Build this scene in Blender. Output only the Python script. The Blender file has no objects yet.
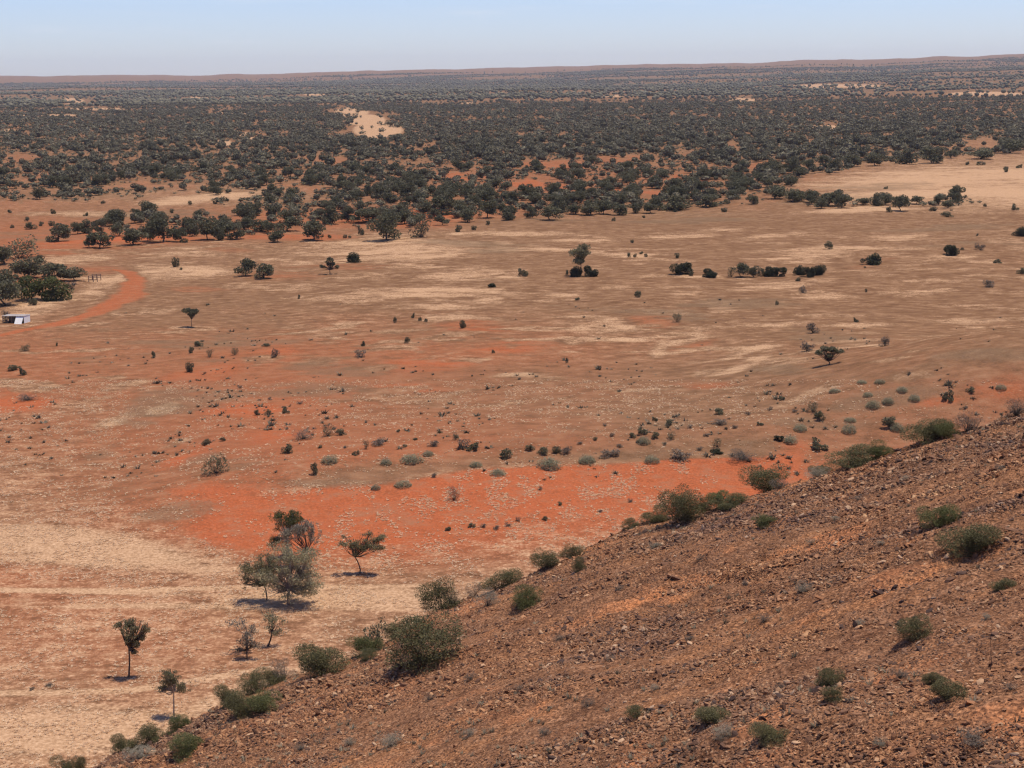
import bpy, math, numpy as np
from mathutils import Vector, Matrix

SC = bpy.context.scene
COL = SC.collection
RNG = np.random.default_rng(7)
R = math.radians
F = 1530.0
CAMZ = 60.0
PITCH = math.atan((384 - 72.5) / F)
ROLL = R(0.62)

# ------------------------------------------------------------------ camera maths
_f = np.array([0, math.cos(PITCH), -math.sin(PITCH)])
_r0 = np.array([1.0, 0, 0]); _u0 = np.array([0, math.sin(PITCH), math.cos(PITCH)])
_r = math.cos(ROLL) * _r0 - math.sin(ROLL) * _u0
_u = math.sin(ROLL) * _r0 + math.cos(ROLL) * _u0

def project(x, y, z):
    d = np.stack([x, y, z - CAMZ], -1)
    w = d @ _f
    w = np.where(np.abs(w) < 1e-3, 1e-3, w)
    return 512 + F * (d @ _r) / w, 384 - F * (d @ _u) / w, w

def ray(u, v):
    d = _f + (u - 512) / F * _r - (v - 384) / F * _u
    return d

def flat(u, v):                      # where the ray of a pixel meets the z = 0 plain
    d = ray(u, v); t = -CAMZ / d[2]
    return d[0] * t, d[1] * t

# ------------------------------------------------------------------ noise
def _hash(ix, iy, s):
    h = (ix.astype(np.int64) * 374761393 + iy.astype(np.int64) * 668265263 + s * 974634777) & 0x7fffffff
    h = ((h ^ (h >> 13)) * 1274126177) & 0x7fffffff
    h = h ^ (h >> 16)
    return (h & 0xffff) / 65535.0

def vnoise(x, y, s=0):
    ix = np.floor(x); iy = np.floor(y); fx = x - ix; fy = y - iy
    fx = fx * fx * (3 - 2 * fx); fy = fy * fy * (3 - 2 * fy)
    ix = ix.astype(np.int64); iy = iy.astype(np.int64)
    a = _hash(ix, iy, s); b = _hash(ix + 1, iy, s); c = _hash(ix, iy + 1, s); d = _hash(ix + 1, iy + 1, s)
    return (a + (b - a) * fx) * (1 - fy) + (c + (d - c) * fx) * fy

def fbm(x, y, s=0, o=4):
    t = 0; a = 0.5; n = 0
    for k in range(o):
        t = t + a * vnoise(x * 2 ** k, y * 2 ** k, s + k * 17); n += a; a *= 0.5
    return t / n

def sstep(a, b, x):
    t = np.clip((x - a) / (b - a), 0, 1)
    return t * t * (3 - 2 * t)

# ------------------------------------------------------------------ terrain heights
CREST = [flat(u, v) for u, v in [(-200, 560), (60, 532), (180, 505), (330, 489), (400, 484), (470, 472), (550, 467), (650, 463), (760, 458), (830, 440), (1100, 425)]]
TOE = [flat(u, v) for u, v in [(-200, 585), (60, 572), (180, 562), (330, 560), (400, 562), (470, 560), (550, 560), (650, 540), (760, 535), (830, 520), (1100, 500)]]
CX, CY = np.array(CREST).T; TX, TY = np.array(TOE).T
SPUR = flat(1010, 402)

def plain_h(x, y):
    r = np.hypot(x, y)
    yc = np.interp(x, CX, CY); yt = np.interp(x, TX, TY)
    yc = yc + (fbm(x * .06, x * 0 + 3, 5) - .5) * 9
    amp = 4.2 * sstep(-75, -25, x)
    up = np.clip((y - yt) / (yc - yt), 0, 1) ** 1.6
    back = 1 - 0.75 * sstep(0, 60, y - yc)
    h = amp * up * back
    h = h + 10 * np.exp(-((x - SPUR[0] - 10) / 48) ** 2 - ((y - SPUR[1]) / 42) ** 2)
    near = 1 - sstep(900, 1600, r)
    h = h + near * ((fbm(x * .03, y * .03, 3) - .5) * 1.3 + (fbm(x * .25, y * .25, 9, 2) - .5) * .22)
    far = sstep(1100, 3200, r)
    h = h + far * (fbm(x / 1300 + 9, y / 420, 21, 3) - .5) * np.clip(r / 3000, 0, 2.4) * 17
    az = np.arctan2(x, np.maximum(y, 1))
    px = np.interp(np.degrees(az), [-60, -18, -9, 0, 9, 18.5, 60], [10, 1.0, 1.0, 4.0, 6.5, 11.5, 16])
    crest = CAMZ + px * 14000 / F + (fbm(az * 45, az * 0, 33, 4) - .5) * 22
    start = np.interp(np.degrees(az), [-18, 0, 18], [10500, 7000, 3600])
    h = h + crest * np.clip((r - start) / (14000 - start), 0, 1) ** 1.25
    return h * np.where(y > -4000, 1, 1)

EDGE_PX = [(60, 788), (100, 765), (154, 742), (190, 723), (218, 709), (251, 694), (290, 678), (340, 662), (395, 638), (440, 610), (480, 596), (520, 580), (560, 562), (640, 524), (700, 513), (760, 494), (830, 473), (900, 450), (960, 433), (1000, 420), (1060, 396)]
EOFF = [3.44, 3.9, 3.3, 3.3, 3.3, 3.42, 4.26, 3.78, 3.3, 3.42, 3.66, 3.3, 4.26, 3.3, 4.62, 4.38, 4.02, 4.26, 3.54, 2.94, 3.3]
HA, HB, HC = 46.1, 0.3395, -0.174
def _onhill(u, v):
    d = ray(u, v); t = (HA - CAMZ) / (d[2] - HB * d[0] - HC * d[1]); return d[0] * t, d[1] * t
EX, EY = np.array([_onhill(u, v) for u, v in EDGE_PX]).T
EY = EY + np.array(EOFF)

def hill_e(x, y):
    s0 = (EY[3] - EY[0]) / (EX[3] - EX[0]); s1 = (EY[-1] - EY[-4]) / (EX[-1] - EX[-4])
    ye = np.interp(x, EX, EY)
    ye = np.where(x < EX[0], EY[0] + (x - EX[0]) * s0, ye)
    ye = np.where(x > EX[-1], EY[-1] + (x - EX[-1]) * s1, ye)
    return (y - ye) * 0.88

def hill_h(x, y):
    e = hill_e(x, y)
    z = HA + HB * x + HC * y + 12.4 * np.exp(-(x * x + y * y) / 196.0)
    k = 2.0
    ee = e + .5
    drop = (np.sqrt(ee * ee + k * k) + ee) * 0.5
    z = z - 0.70 * drop
    z = np.where(z > 58.0, 58.0 - 0 * z, z)
    amp = sstep(12, 24, np.hypot(x, y))
    z = z + amp * ((fbm(x * .11, y * .11, 41, 3) - .5) * 1.1 + (fbm(x * .6, y * .6, 47, 3) - .5) * .42)
    # broken ledges running along the slope
    q = (x * .35 + y * .94) * .42 + fbm(x * .09, y * .09, 52, 3) * 2.6
    saw = q - np.floor(q)
    z = z + amp * 0.34 * sstep(0, .82, saw) * (1 - sstep(.86, 1, saw)) * sstep(.45, .7, fbm(x * .14, y * .2, 57, 2))
    return z

def ground(x, y):
    return np.maximum(plain_h(x, y), hill_h(x, y))

_T = 18 * 1.0025 ** np.arange(2700)
def hit(u, v, on=None):
    d = ray(u, v); x = d[0] * _T; y = d[1] * _T; z = CAMZ + d[2] * _T
    g = plain_h(x, y) if on == 'p' else (hill_h(x, y) if on == 'h' else ground(x, y))
    b = np.nonzero(z < g)[0]
    if len(b) == 0: i = len(_T) - 1
    else: i = max(b[0], 1)
    a0 = z[i - 1] - g[i - 1]; a1 = g[i] - z[i]
    w = a0 / (a0 + a1) if a0 + a1 > 1e-9 else 0
    t = _T[i - 1] + (_T[i] - _T[i - 1]) * w
    return d[0] * t, d[1] * t, t        # t == depth along the view axis

# ------------------------------------------------------------------ mesh helpers
def mesh(name, V, Fs, mats, tint=None, mat_idx=None, smooth=False, attrs=None):
    me = bpy.data.meshes.new(name)
    if not isinstance(Fs, list): Fs = [Fs]
    Fs = [f for f in Fs if len(f)]
    V = np.asarray(V, np.float32)
    me.vertices.add(len(V)); me.vertices.foreach_set('co', V.ravel())
    loops = np.concatenate([f.ravel() for f in Fs]).astype(np.int32)
    tot = np.concatenate([np.full(len(f), f.shape[1]) for f in Fs]).astype(np.int32)
    start = np.concatenate([[0], np.cumsum(tot)[:-1]]).astype(np.int32)
    me.loops.add(len(loops)); me.loops.foreach_set('vertex_index', loops)
    me.polygons.add(len(tot)); me.polygons.foreach_set('loop_start', start)
    try: me.polygons.foreach_set('loop_total', tot)
    except Exception: pass
    if mat_idx is not None: me.polygons.foreach_set('material_index', np.asarray(mat_idx, np.int32))
    me.polygons.foreach_set('use_smooth', np.full(len(tot), smooth, bool))
    me.update(calc_edges=True)
    for m in (mats if isinstance(mats, (list, tuple)) else [mats]): me.materials.append(m)
    if tint is not None:
        a = me.attributes.new('tint', 'FLOAT', 'POINT'); a.data.foreach_set('value', np.asarray(tint, np.float32))
    for k, v in (attrs or {}).items():
        a = me.attributes.new(k, 'FLOAT', 'POINT'); a.data.foreach_set('value', np.asarray(v, np.float32))
    return me

def obj(name, me, parent=None, **props):
    o = bpy.data.objects.new(name, me); COL.objects.link(o)
    if parent is not None: o.parent = parent
    for k, v in props.items():
        if v: o[k] = v
    return o

def unit(a): return a / (np.linalg.norm(a, axis=-1, keepdims=True) + 1e-9)

def cards(C, size, rng, asp=.6, axis=None, jit=1.0):
    n = len(C)
    a = rng.normal(size=(n, 3)) * jit
    if axis is not None: a = a + axis
    a = unit(a); b = unit(np.cross(a, rng.normal(size=(n, 3))))
    s = size * rng.uniform(.6, 1.35, (n, 1)); a = a * s; b = b * s * asp
    V = np.stack([C - a * .5, C + b * .5, C + a * .5, C - b * .5], 1).reshape(-1, 3)
    return V, np.arange(4 * n).reshape(-1, 4)

def tube(P, rad, n=5):
    P = np.asarray(P, float); rad = np.asarray(rad, float); V = []
    T = unit(np.gradient(P, axis=0))
    for p, t, r in zip(P, T, rad):
        a = unit(np.cross(t, [.3, .9, .1])); b = np.cross(t, a)
        th = np.linspace(0, 2 * np.pi, n, endpoint=False)
        V.append(p + r * (np.cos(th)[:, None] * a + np.sin(th)[:, None] * b))
    V = np.concatenate(V); Fc = []
    for i in range(len(P) - 1):
        for j in range(n):
            Fc.append((i * n + j, i * n + (j + 1) % n, (i + 1) * n + (j + 1) % n, (i + 1) * n + j))
    return V, np.array(Fc)

def join(parts):
    V = []; Fc = []; k = 0
    for v, f in parts: V.append(v); Fc.append(f + k); k += len(v)
    return np.concatenate(V), np.concatenate(Fc)

def limb(p0, p1, r0, r1, rng, wob=.04, n=5, seg=5):
    t = np.linspace(0, 1, n)[:, None]
    p0 = np.asarray(p0, float); p1 = np.asarray(p1, float)
    P = p0 + (p1 - p0) * t + np.sin(t * np.pi) * rng.normal(size=3) * wob + rng.normal(size=(n, 3)) * wob * .25 * (t > 0)
    return tube(P, np.linspace(r0, r1, n), seg)

# ------------------------------------------------------------------ materials
def newmat(name):
    m = bpy.data.materials.new(name); m.use_nodes = True
    nt = m.node_tree; b = nt.nodes['Principled BSDF']
    b.inputs['Roughness'].default_value = .9; b.inputs['Specular IOR Level'].default_value = .15
    return m, nt, b

def N(nt, t, **kw):
    n = nt.nodes.new(t)
    for k, v in kw.items():
        if k in n.inputs: n.inputs[k].default_value = v
        else: setattr(n, k, v)
    return n

def ramp(nt, src, stops):
    n = nt.nodes.new('ShaderNodeValToRGB'); e = n.color_ramp.elements
    while len(e) > 1: e.remove(e[-1])
    e[0].position = stops[0][0]; e[0].color = (*stops[0][1], 1)
    for p, c in stops[1:]:
        k = e.new(p); k.color = (*c, 1)
    nt.links.new(src, n.inputs[0]); return n.outputs[0]

def mixc(nt, fac, a, b, mode='MIX'):
    n = nt.nodes.new('ShaderNodeMix'); n.data_type = 'RGBA'; n.blend_type = mode
    for s, val in ((n.inputs['Factor'], fac), (n.inputs['A'], a), (n.inputs['B'], b)):
        if hasattr(val, 'links') or isinstance(val, bpy.types.NodeSocket): nt.links.new(val, s)
        else: s.default_value = val if not isinstance(val, tuple) else (*val, 1)
    return n.outputs['Result']

def math_(nt, op, a, b=None, c=None, clamp=False):
    n = nt.nodes.new('ShaderNodeMath'); n.operation = op; n.use_clamp = clamp
    for i, val in enumerate((a, b, c)):
        if val is None: continue
        if isinstance(val, bpy.types.NodeSocket): nt.links.new(val, n.inputs[i])
        else: n.inputs[i].default_value = val
    return n.outputs[0]

def smooth_(nt, x, a, b):
    n = nt.nodes.new('ShaderNodeMapRange'); n.interpolation_type = 'SMOOTHSTEP'
    nt.links.new(x, n.inputs[0]); n.inputs[1].default_value = a; n.inputs[2].default_value = b
    return n.outputs[0]

def leafmat(name, dark, light, trans=.25):
    m, nt, b = newmat(name)
    oi = N(nt, 'ShaderNodeObjectInfo'); at = N(nt, 'ShaderNodeAttribute', attribute_name='tint')
    s = math_(nt, 'ADD', math_(nt, 'MULTIPLY', at.outputs['Fac'], .75), math_(nt, 'MULTIPLY', oi.outputs['Random'], .25))
    c = ramp(nt, s, [(0, dark), (.8, light), (1, tuple(q * 1.35 for q in light))])
    nt.links.new(c, b.inputs['Base Color'])
    tr = N(nt, 'ShaderNodeBsdfTranslucent'); nt.links.new(c, tr.inputs[0])
    mx = N(nt, 'ShaderNodeMixShader'); mx.inputs[0].default_value = trans
    nt.links.new(b.outputs[0], mx.inputs[1]); nt.links.new(tr.outputs[0], mx.inputs[2])
    nt.links.new(mx.outputs[0], nt.nodes['Material Output'].inputs[0])
    return m

def barkmat(name, a, c):
    m, nt, b = newmat(name)
    n = N(nt, 'ShaderNodeTexNoise', Scale=6.0, Detail=4.0)
    nt.links.new(ramp(nt, n.outputs[0], [(.3, a), (.7, c)]), b.inputs['Base Color']); return m

M = {
 'wood': leafmat('mulga_foliage', (.070, .066, .037), (.185, .168, .100)),
 'far': leafmat('far_foliage', (.070, .062, .038), (.190, .165, .105), .12),
 'green': leafmat('green_foliage', (.060, .066, .026), (.145, .145, .058)),
 'olive': leafmat('olive_foliage', (.072, .066, .030), (.170, .152, .074)),
 'pale': leafmat('pale_foliage', (.20, .18, .10), (.40, .35, .21)),
 'grey': leafmat('grey_foliage', (.185, .16, .115), (.36, .31, .23)),
 'salt': leafmat('saltbush_foliage', (.15, .145, .09), (.30, .28, .18)),
 'gum': leafmat('gum_foliage', (.115, .105, .055), (.285, .25, .14), .35),
 'dark': leafmat('dark_foliage', (.034, .035, .022), (.080, .080, .046), .2),
 'dead': leafmat('dry_twigs', (.085, .065, .052), (.19, .155, .12), .1),
 'bark': barkmat('dark_bark', (.045, .034, .028), (.12, .09, .07)),
 'palebark': barkmat('pale_bark', (.17, .13, .10), (.36, .30, .24)),
}

# ------------------------------------------------------------------ plants (unit size: 1 high, 1 wide)
def foliage_pts(lobes, n, rng, shell=.45):
    L = np.array(lobes, float)                # x y z rx ry rz
    vol = L[:, 3] * L[:, 4] + L[:, 3] * L[:, 5]
    k = rng.choice(len(L), n, p=vol / vol.sum())
    d = unit(rng.normal(size=(n, 3)))
    # twig clusters, so the outline is uneven and gaps show
    rr = (shell + (1 - shell) * rng.random((n, 1)) ** .6)
    P = L[k, :3] + d * L[k, 3:6] * rr
    return P, d

def plant(seed, lobes, ncards, size, asp=.6, jit=1.0, leaf='wood', bark='bark', trunk=None, shell=.45, stems=0, clump=.0, rad=.022, fit=True):
    rng = np.random.default_rng(seed)
    P, d = foliage_pts(lobes, ncards, rng, shell)
    if clump > 0:
        q = vnoise(P[:, 0] * 11 + 50, P[:, 2] * 11 + P[:, 1] * 9 + 50, seed) 
        keep = q > clump * rng.uniform(.7, 1.2, len(P)); P = P[keep]; d = d[keep]
    P[:, 2] = np.abs(P[:, 2])
    lo, hi = np.percentile(P, 1.5, axis=0), np.percentile(P, 98.5, axis=0)
    ctr = np.array([(lo[0] + hi[0]) / 2, (lo[1] + hi[1]) / 2, 0]) if fit else np.zeros(3)
    scl = np.array([1 / max(hi[0] - lo[0], .3), 1 / max(hi[1] - lo[1], .3), 1 / max(hi[2], .3)]) * np.array([.98, .98, .98])
    if not fit: scl[1] = scl[0]
    P = (P - ctr) * scl
    if fit and not trunk: P[:, 2] = (P[:, 2] - lo[2] * scl[2]) / max(1 - lo[2] * scl[2], .3)
    V, Fc = cards(P, size, rng, asp, axis=d * .8 + np.array([0, 0, .5]), jit=jit)
    t = np.clip(rng.normal(.45, .15, len(P)) , 0, 1)
    V[:, 2] = np.maximum(V[:, 2], 0.0)
    crown = mesh('foliage', V, Fc, M[leaf], tint=np.repeat(t, 4))
    parts = []
    L = np.array(lobes, float)
    if trunk:
        parts.append(limb(trunk[0], trunk[1], rad, rad * .7, rng, .015, 5, 6))
        for l in L:
            parts.append(limb(trunk[1], l[:3], rad * .6, rad * .2, rng, .03))
            for _ in range(2):
                parts.append(limb(l[:3] - (l[:3] - np.array(trunk[1])) * .3, l[:3] + rng.normal(size=3) * l[3:6] * .45, rad * .3, rad * .1, rng, .02, 4, 4))
    for _ in range(stems):
        l = L[rng.integers(len(L))]; a = rng.uniform(0, 6.28)
        tip = l[:3] + unit(rng.normal(size=3)) * l[3:6] * .85; tip[2] = abs(tip[2])
        parts.append(limb((math.cos(a) * .04, math.sin(a) * .04, 0), tip, rad * .6, rad * .15, rng, .03, 4, 4))
    sv_, sf_ = join(parts); base_ = np.clip(sv_[:, 2:3] / .25, 0, 1); sv_ = (sv_ - ctr * base_) * scl
    stem = mesh('stem', sv_, sf_, M[bark], smooth=True)
    return crown, stem

def rand_tree_lobes(seed, base=.3, n=8, flat=1.0):
    rng = np.random.default_rng(seed); L = []
    for i in range(n):
        a = rng.uniform(0, 6.28); r = .30 * math.sqrt(rng.random())
        z = rng.uniform(base + .08, .80) - r * .45
        q = rng.uniform(.15, .24)
        L.append((r * math.cos(a) * 1.15, r * math.sin(a) * 1.15, z, q * 1.1, q * 1.1, q * .85 * flat))
    return L

def rand_bush_lobes(seed, n=7):
    rng = np.random.default_rng(seed); L = []
    for i in range(n):
        a = rng.uniform(0, 6.28); r = .34 * math.sqrt(rng.random()); q = rng.uniform(.11, .25)
        L.append((r * math.cos(a), r * math.sin(a), rng.uniform(.18, .66) - r * .25, q * rng.uniform(.8, 1.5), q * rng.uniform(.8, 1.3), q * rng.uniform(.9, 1.3)))
    return L

VAR = {}
def variants(kind):
    if kind in VAR: return VAR[kind]
    out = []
    base = {'mulga': 100, 'mulgagreen': 150, 'roundtree': 200, 'bush': 300, 'olivebush': 350, 'darkbush': 400, 'greybush': 500, 'deadbush': 600, 'mound': 700, 'small': 800, 'wispy': 900, 'smallgrey': 950}[kind]
    nv = {'mulga': 9, 'roundtree': 4, 'small': 5, 'mulgagreen': 2}.get(kind, 5)
    for k in range(nv):
        s = base + k
        if kind == 'mulga': r = plant(s, rand_tree_lobes(s, .12 + .08 * (k % 3), 10 + k % 4), 1900, .085, .7, leaf='wood', trunk=((0, 0, 0), (.02, 0, .22)), rad=.025)
        elif kind == 'mulgagreen': r = plant(s, rand_tree_lobes(s, .15, 11), 2000, .085, .7, leaf='green', trunk=((0, 0, 0), (.02, 0, .3)), rad=.025)
        elif kind == 'roundtree': r = plant(s, rand_tree_lobes(s, .2, 15), 2600, .075, .7, leaf='wood', trunk=((0, 0, 0), (.0, 0, .33)), rad=.03)
        elif kind == 'bush': r = plant(s, rand_bush_lobes(s, 12), 13000, .036, .45, leaf='olive', stems=14, rad=.012, clump=.16)
        elif kind == 'olivebush': r = plant(s, rand_bush_lobes(s, 12), 13000, .035, .45, leaf='green', stems=14, rad=.012, clump=.16)
        elif kind == 'darkbush': r = plant(s, rand_bush_lobes(s, 11), 4200, .075, .65, leaf='dark', stems=8, rad=.014)
        elif kind == 'greybush': r = plant(s, rand_bush_lobes(s, 9), 6500, .038, .35, leaf='grey', stems=26, rad=.010, clump=.3)
        elif kind == 'deadbush': r = plant(s, rand_bush_lobes(s, 9), 3800, .055, .2, leaf='dead', bark='bark', stems=40, rad=.012, clump=.3)
        elif kind == 'mound': r = plant(s, [(0, 0, .1, .46, .46, .8), (.15, .1, .1, .3, .3, .6), (-.2, -.05, .1, .26, .26, .55)], 2400, .075, .45, leaf='salt', stems=8, rad=.008, shell=.55, clump=.25)
        elif kind == 'small': r = plant(s, rand_bush_lobes(s, 8), 900, .12, .65, leaf='wood', stems=8, rad=.02)
        elif kind == 'smallgrey': r = plant(s, rand_bush_lobes(s, 8), 700, .12, .4, leaf='dead', stems=14, rad=.02)
        elif kind == 'wispy': r = plant(s, rand_bush_lobes(s, 7), 1100, .085, .45, leaf='wood', stems=18, rad=.013, clump=.36)
        out.append(r)
    VAR[kind] = out; return out

PROTO = {}
def put(kind, k, x, y, z, w, h, rot, label, cat, group=None, name=None, pair=None, tilt=0):
    """first use of a variant builds thing + parts; later uses copy them with obj.copy()"""
    key = (kind, k)
    treeish = cat == 'tree'
    name = name or {'mound': 'saltbush', 'deadbush': 'dry_shrub', 'smallgrey': 'dry_shrub'}.get(kind, 'shrub')
    if treeish and name == 'shrub': name = 'tree'
    if key not in PROTO:
        crown, stem = pair or variants(kind)[k]
        e = obj(name, None)
        c = obj('crown' if treeish else 'foliage', crown, e)
        s = obj('trunk' if treeish else 'stem', stem, e)
        PROTO[key] = (e, c, s)
    else:
        pe, pc, ps = PROTO[key]
        e = pe.copy(); COL.objects.link(e); e.name = name
        c = pc.copy(); COL.objects.link(c); c.parent = e; c.name = 'crown' if treeish else 'foliage'
        s = ps.copy(); COL.objects.link(s); s.parent = e; s.name = 'trunk' if treeish else 'stem'
    e.empty_display_size = .5
    e.location = (x, y, z); e.scale = (w, w, h); e.rotation_euler = (0, tilt, rot)
    e['label'] = label; e['category'] = cat
    if group: e['group'] = group
    elif 'group' in e.keys(): del e['group']
    return e

_cnt = [0]
USED = []
def at(kind, u, v, w, h, label, on=None, group=None, cat=None, name=None, rot=None, pair=None):
    x, y, t = hit(u, v, on)
    while on == 'h' and t > 150: v += 1; x, y, t = hit(u, v, on)
    z = float(ground(np.array([x]), np.array([y]))[0])
    if kind in ('small', 'smallgrey', 'wispy') and w < 16: w *= .84; h *= .88
    if on == 'p' and 375 < v < 470 and kind in ('small', 'smallgrey', 'wispy', 'darkbush'): w *= .95; h *= .75
    if on == 'h':
        w *= 1.06; h *= .82
        if kind == 'darkbush': kind = 'bush'
    if kind == 'mound': w *= .92; h *= .75
    W = w * t / F; H = h * t / F / math.cos(math.atan2(CAMZ - z, math.hypot(x, y))) 
    i = _cnt[0]; _cnt[0] += 1
    nv = 1 if pair else len(variants(kind))
    cat = cat or ('tree' if kind in ('mulga', 'roundtree', 'mulgagreen') or pair else 'shrub')
    z -= .03 * H
    USED.append((x, y, W))
    return put(kind, 0 if pair else i % nv, x, y, z, W * 1.0, H * 1.0, (i * 2.39) % 6.28 if rot is None else rot, label, cat, group, name, pair)

# ------------------------------------------------------------------ foreground trees (own shapes; lobes: x y z rx ry rz in units of width / height)
def own(seed, lobes, n, size, leaf, bark, trunk, rad, clump=.3, asp=.35, shell=.1):
    r_ = np.random.default_rng(seed + 500); L2 = []
    for x, y, z, a, b, c in lobes:
        for _ in range(7):
            d = unit(r_.normal(size=3)) * r_.uniform(.25, 1.05); q = r_.uniform(.36, .72)
            L2.append((x + d[0] * a, y + d[1] * b, z + d[2] * c * 1.15, a * q * 1.2, b * q * 1.2, c * q))
    return plant(seed, L2, int(n * 1.5), size * .95, asp, leaf=leaf, bark=bark, trunk=trunk, rad=rad * .75, clump=max(clump, .37), shell=shell, fit=False)
FG = 'trees on the near plain at the foot of the hill'
at('gumA', 133, 676, 32, 57, 'tall thin tree with high sparse crown, alone on pale grass above dark shadow', 'p', cat='tree', rot=0,
   pair=own(1, [(-.1, 0, .88, .24, .22, .09), (.18, .05, .9, .2, .2, .09), (.36, 0, .8, .16, .15, .09), (.02, -.1, .74, .15, .16, .08), (.22, .05, .66, .15, .15, .08), (.1, 0, .42, .1, .1, .05), (.1, 0, .57, .16, .14, .08), (-.08, 0, .62, .1, .1, .08)], 4200, .05, 'gum', 'bark', ((-.1, 0, 0), (-.05, 0, .5)), .035))
at('gumB', 174, 716, 28, 46, 'small slender tree with pale trunk, rising behind a round bush at the hill foot', 'p', cat='tree', rot=0,
   pair=own(2, [(-.25, 0, .62, .18, .16, .07), (0, 0, .85, .25, .2, .12), (.22, 0, .7, .2, .2, .12), (-.12, .1, .76, .2, .2, .09)], 3600, .055, 'gum', 'palebark', ((0, 0, 0), (.03, 0, .55)), .03))
at('gumC', 289, 605, 62, 58, 'broad pale olive tree with airy crown, biggest of the clump on the near plain', 'p', group=FG, cat='tree', rot=0,
   pair=own(3, [(-.2, 0, .55, .24, .22, .15), (.1, 0, .78, .26, .24, .16), (.34, 0, .5, .2, .2, .2), (.05, -.15, .5, .25, .2, .15), (-.05, .1, .88, .2, .2, .1), (.3, .1, .78, .18, .18, .13), (-.3, .1, .4, .14, .14, .1), (.36, 0, .28, .14, .14, .12), (.2, 0, .26, .2, .2, .12), (-.2, 0, .25, .14, .2, .1), (0, -.1, .3, .2, .2, .1)], 9500, .034, 'pale', 'palebark', ((0, 0, 0), (.02, 0, .28)), .018, .25))
at('gumC2', 291, 600, 36, 42, 'olive inner tree of the clump, darker leaves in front of the broad pale tree', 'p', group=FG, cat='tree', rot=0,
   pair=own(13, [(-.2, 0, .62, .26, .2, .14), (.15, 0, .75, .28, .2, .16), (.3, 0, .55, .2, .2, .14)], 3600, .05, 'gum', 'bark', ((-.1, 0, 0), (-.02, 0, .3)), .03, .3))
at('gumD', 262, 600, 40, 45, 'dark olive drooping tree at the left side of the clump on the near plain', 'p', group=FG, cat='tree', rot=0,
   pair=own(4, [(-.3, 0, .62, .2, .2, .2), (0, 0, .8, .26, .24, .16), (.25, 0, .75, .2, .2, .2), (-.32, .05, .4, .12, .12, .14), (.1, -.1, .55, .2, .2, .15)], 4600, .045, 'gum', 'bark', ((.1, 0, 0), (.06, 0, .35)), .022))
at('gumE', 302, 566, 38, 46, 'grey leaning tree with thin mauve-tinged top at the back of the clump', 'p', group=FG, cat='tree', rot=0,
   pair=own(5, [(-.25, 0, .6, .25, .2, .15), (.15, 0, .78, .26, .24, .16), (.32, .05, .6, .16, .2, .2), (-.05, 0, .75, .2, .2, .12)], 3600, .045, 'grey', 'bark', ((.18, 0, 0), (.14, 0, .3)), .022))
at('gumF', 288, 556, 32, 46, 'bushy bright green tree crowned above the others of the clump', 'p', group=FG, cat='tree', rot=0,
   pair=own(6, [(-.2, 0, .78, .26, .24, .15), (.12, 0, .85, .28, .26, .13), (.25, 0, .72, .2, .2, .12), (-.02, .1, .62, .26, .24, .14), (-.25, 0, .3, .24, .2, .16)], 5200, .045, 'green', 'palebark', ((.05, 0, 0), (0, 0, .4)), .025, .15))
at('gumG', 360, 573, 44, 40, 'tree with two separate crowns on a crooked trunk standing alone by the red bank', 'p', cat='tree', rot=0,
   pair=own(7, [(-.28, 0, .78, .2, .2, .17), (-.12, 0, .62, .13, .13, .12), (.12, 0, .66, .16, .16, .14), (.34, 0, .76, .2, .2, .17), (.2, .05, .85, .18, .18, .12)], 4200, .045, 'gum', 'bark', ((.0, 0, 0), (-.1, 0, .42)), .022, .25))
at('gumH', 272, 646, 22, 34, 'pale wispy sapling just below the tree clump over a small dark shadow', 'p', cat='tree', rot=0,
   pair=own(8, [(0, 0, .75, .3, .25, .2), (.1, 0, .5, .2, .2, .14)], 1100, .08, 'pale', 'bark', ((-.1, 0, 0), (0, 0, .45)), .03, .35))
at('gumI', 247, 658, 30, 24, 'low dark half-bare tree with dry boughs trailing left on the pale grass', 'p', cat='tree', rot=0,
   pair=own(9, [(0, 0, .72, .26, .25, .22), (.2, 0, .5, .25, .2, .2), (-.3, 0, .35, .26, .2, .12)], 1200, .07, 'dead', 'bark', ((0, 0, 0), (0, 0, .3)), .035, .3))
at('gumJ', 248, 652, 28, 34, 'thin pale grey sapling standing behind the half-bare tree', 'p', cat='tree', rot=0,
   pair=own(10, [(-.1, 0, .8, .3, .25, .16), (.2, 0, .6, .2, .2, .12)], 500, .08, 'grey', 'palebark', ((0, 0, 0), (0, 0, .5)), .02, .4))
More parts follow.
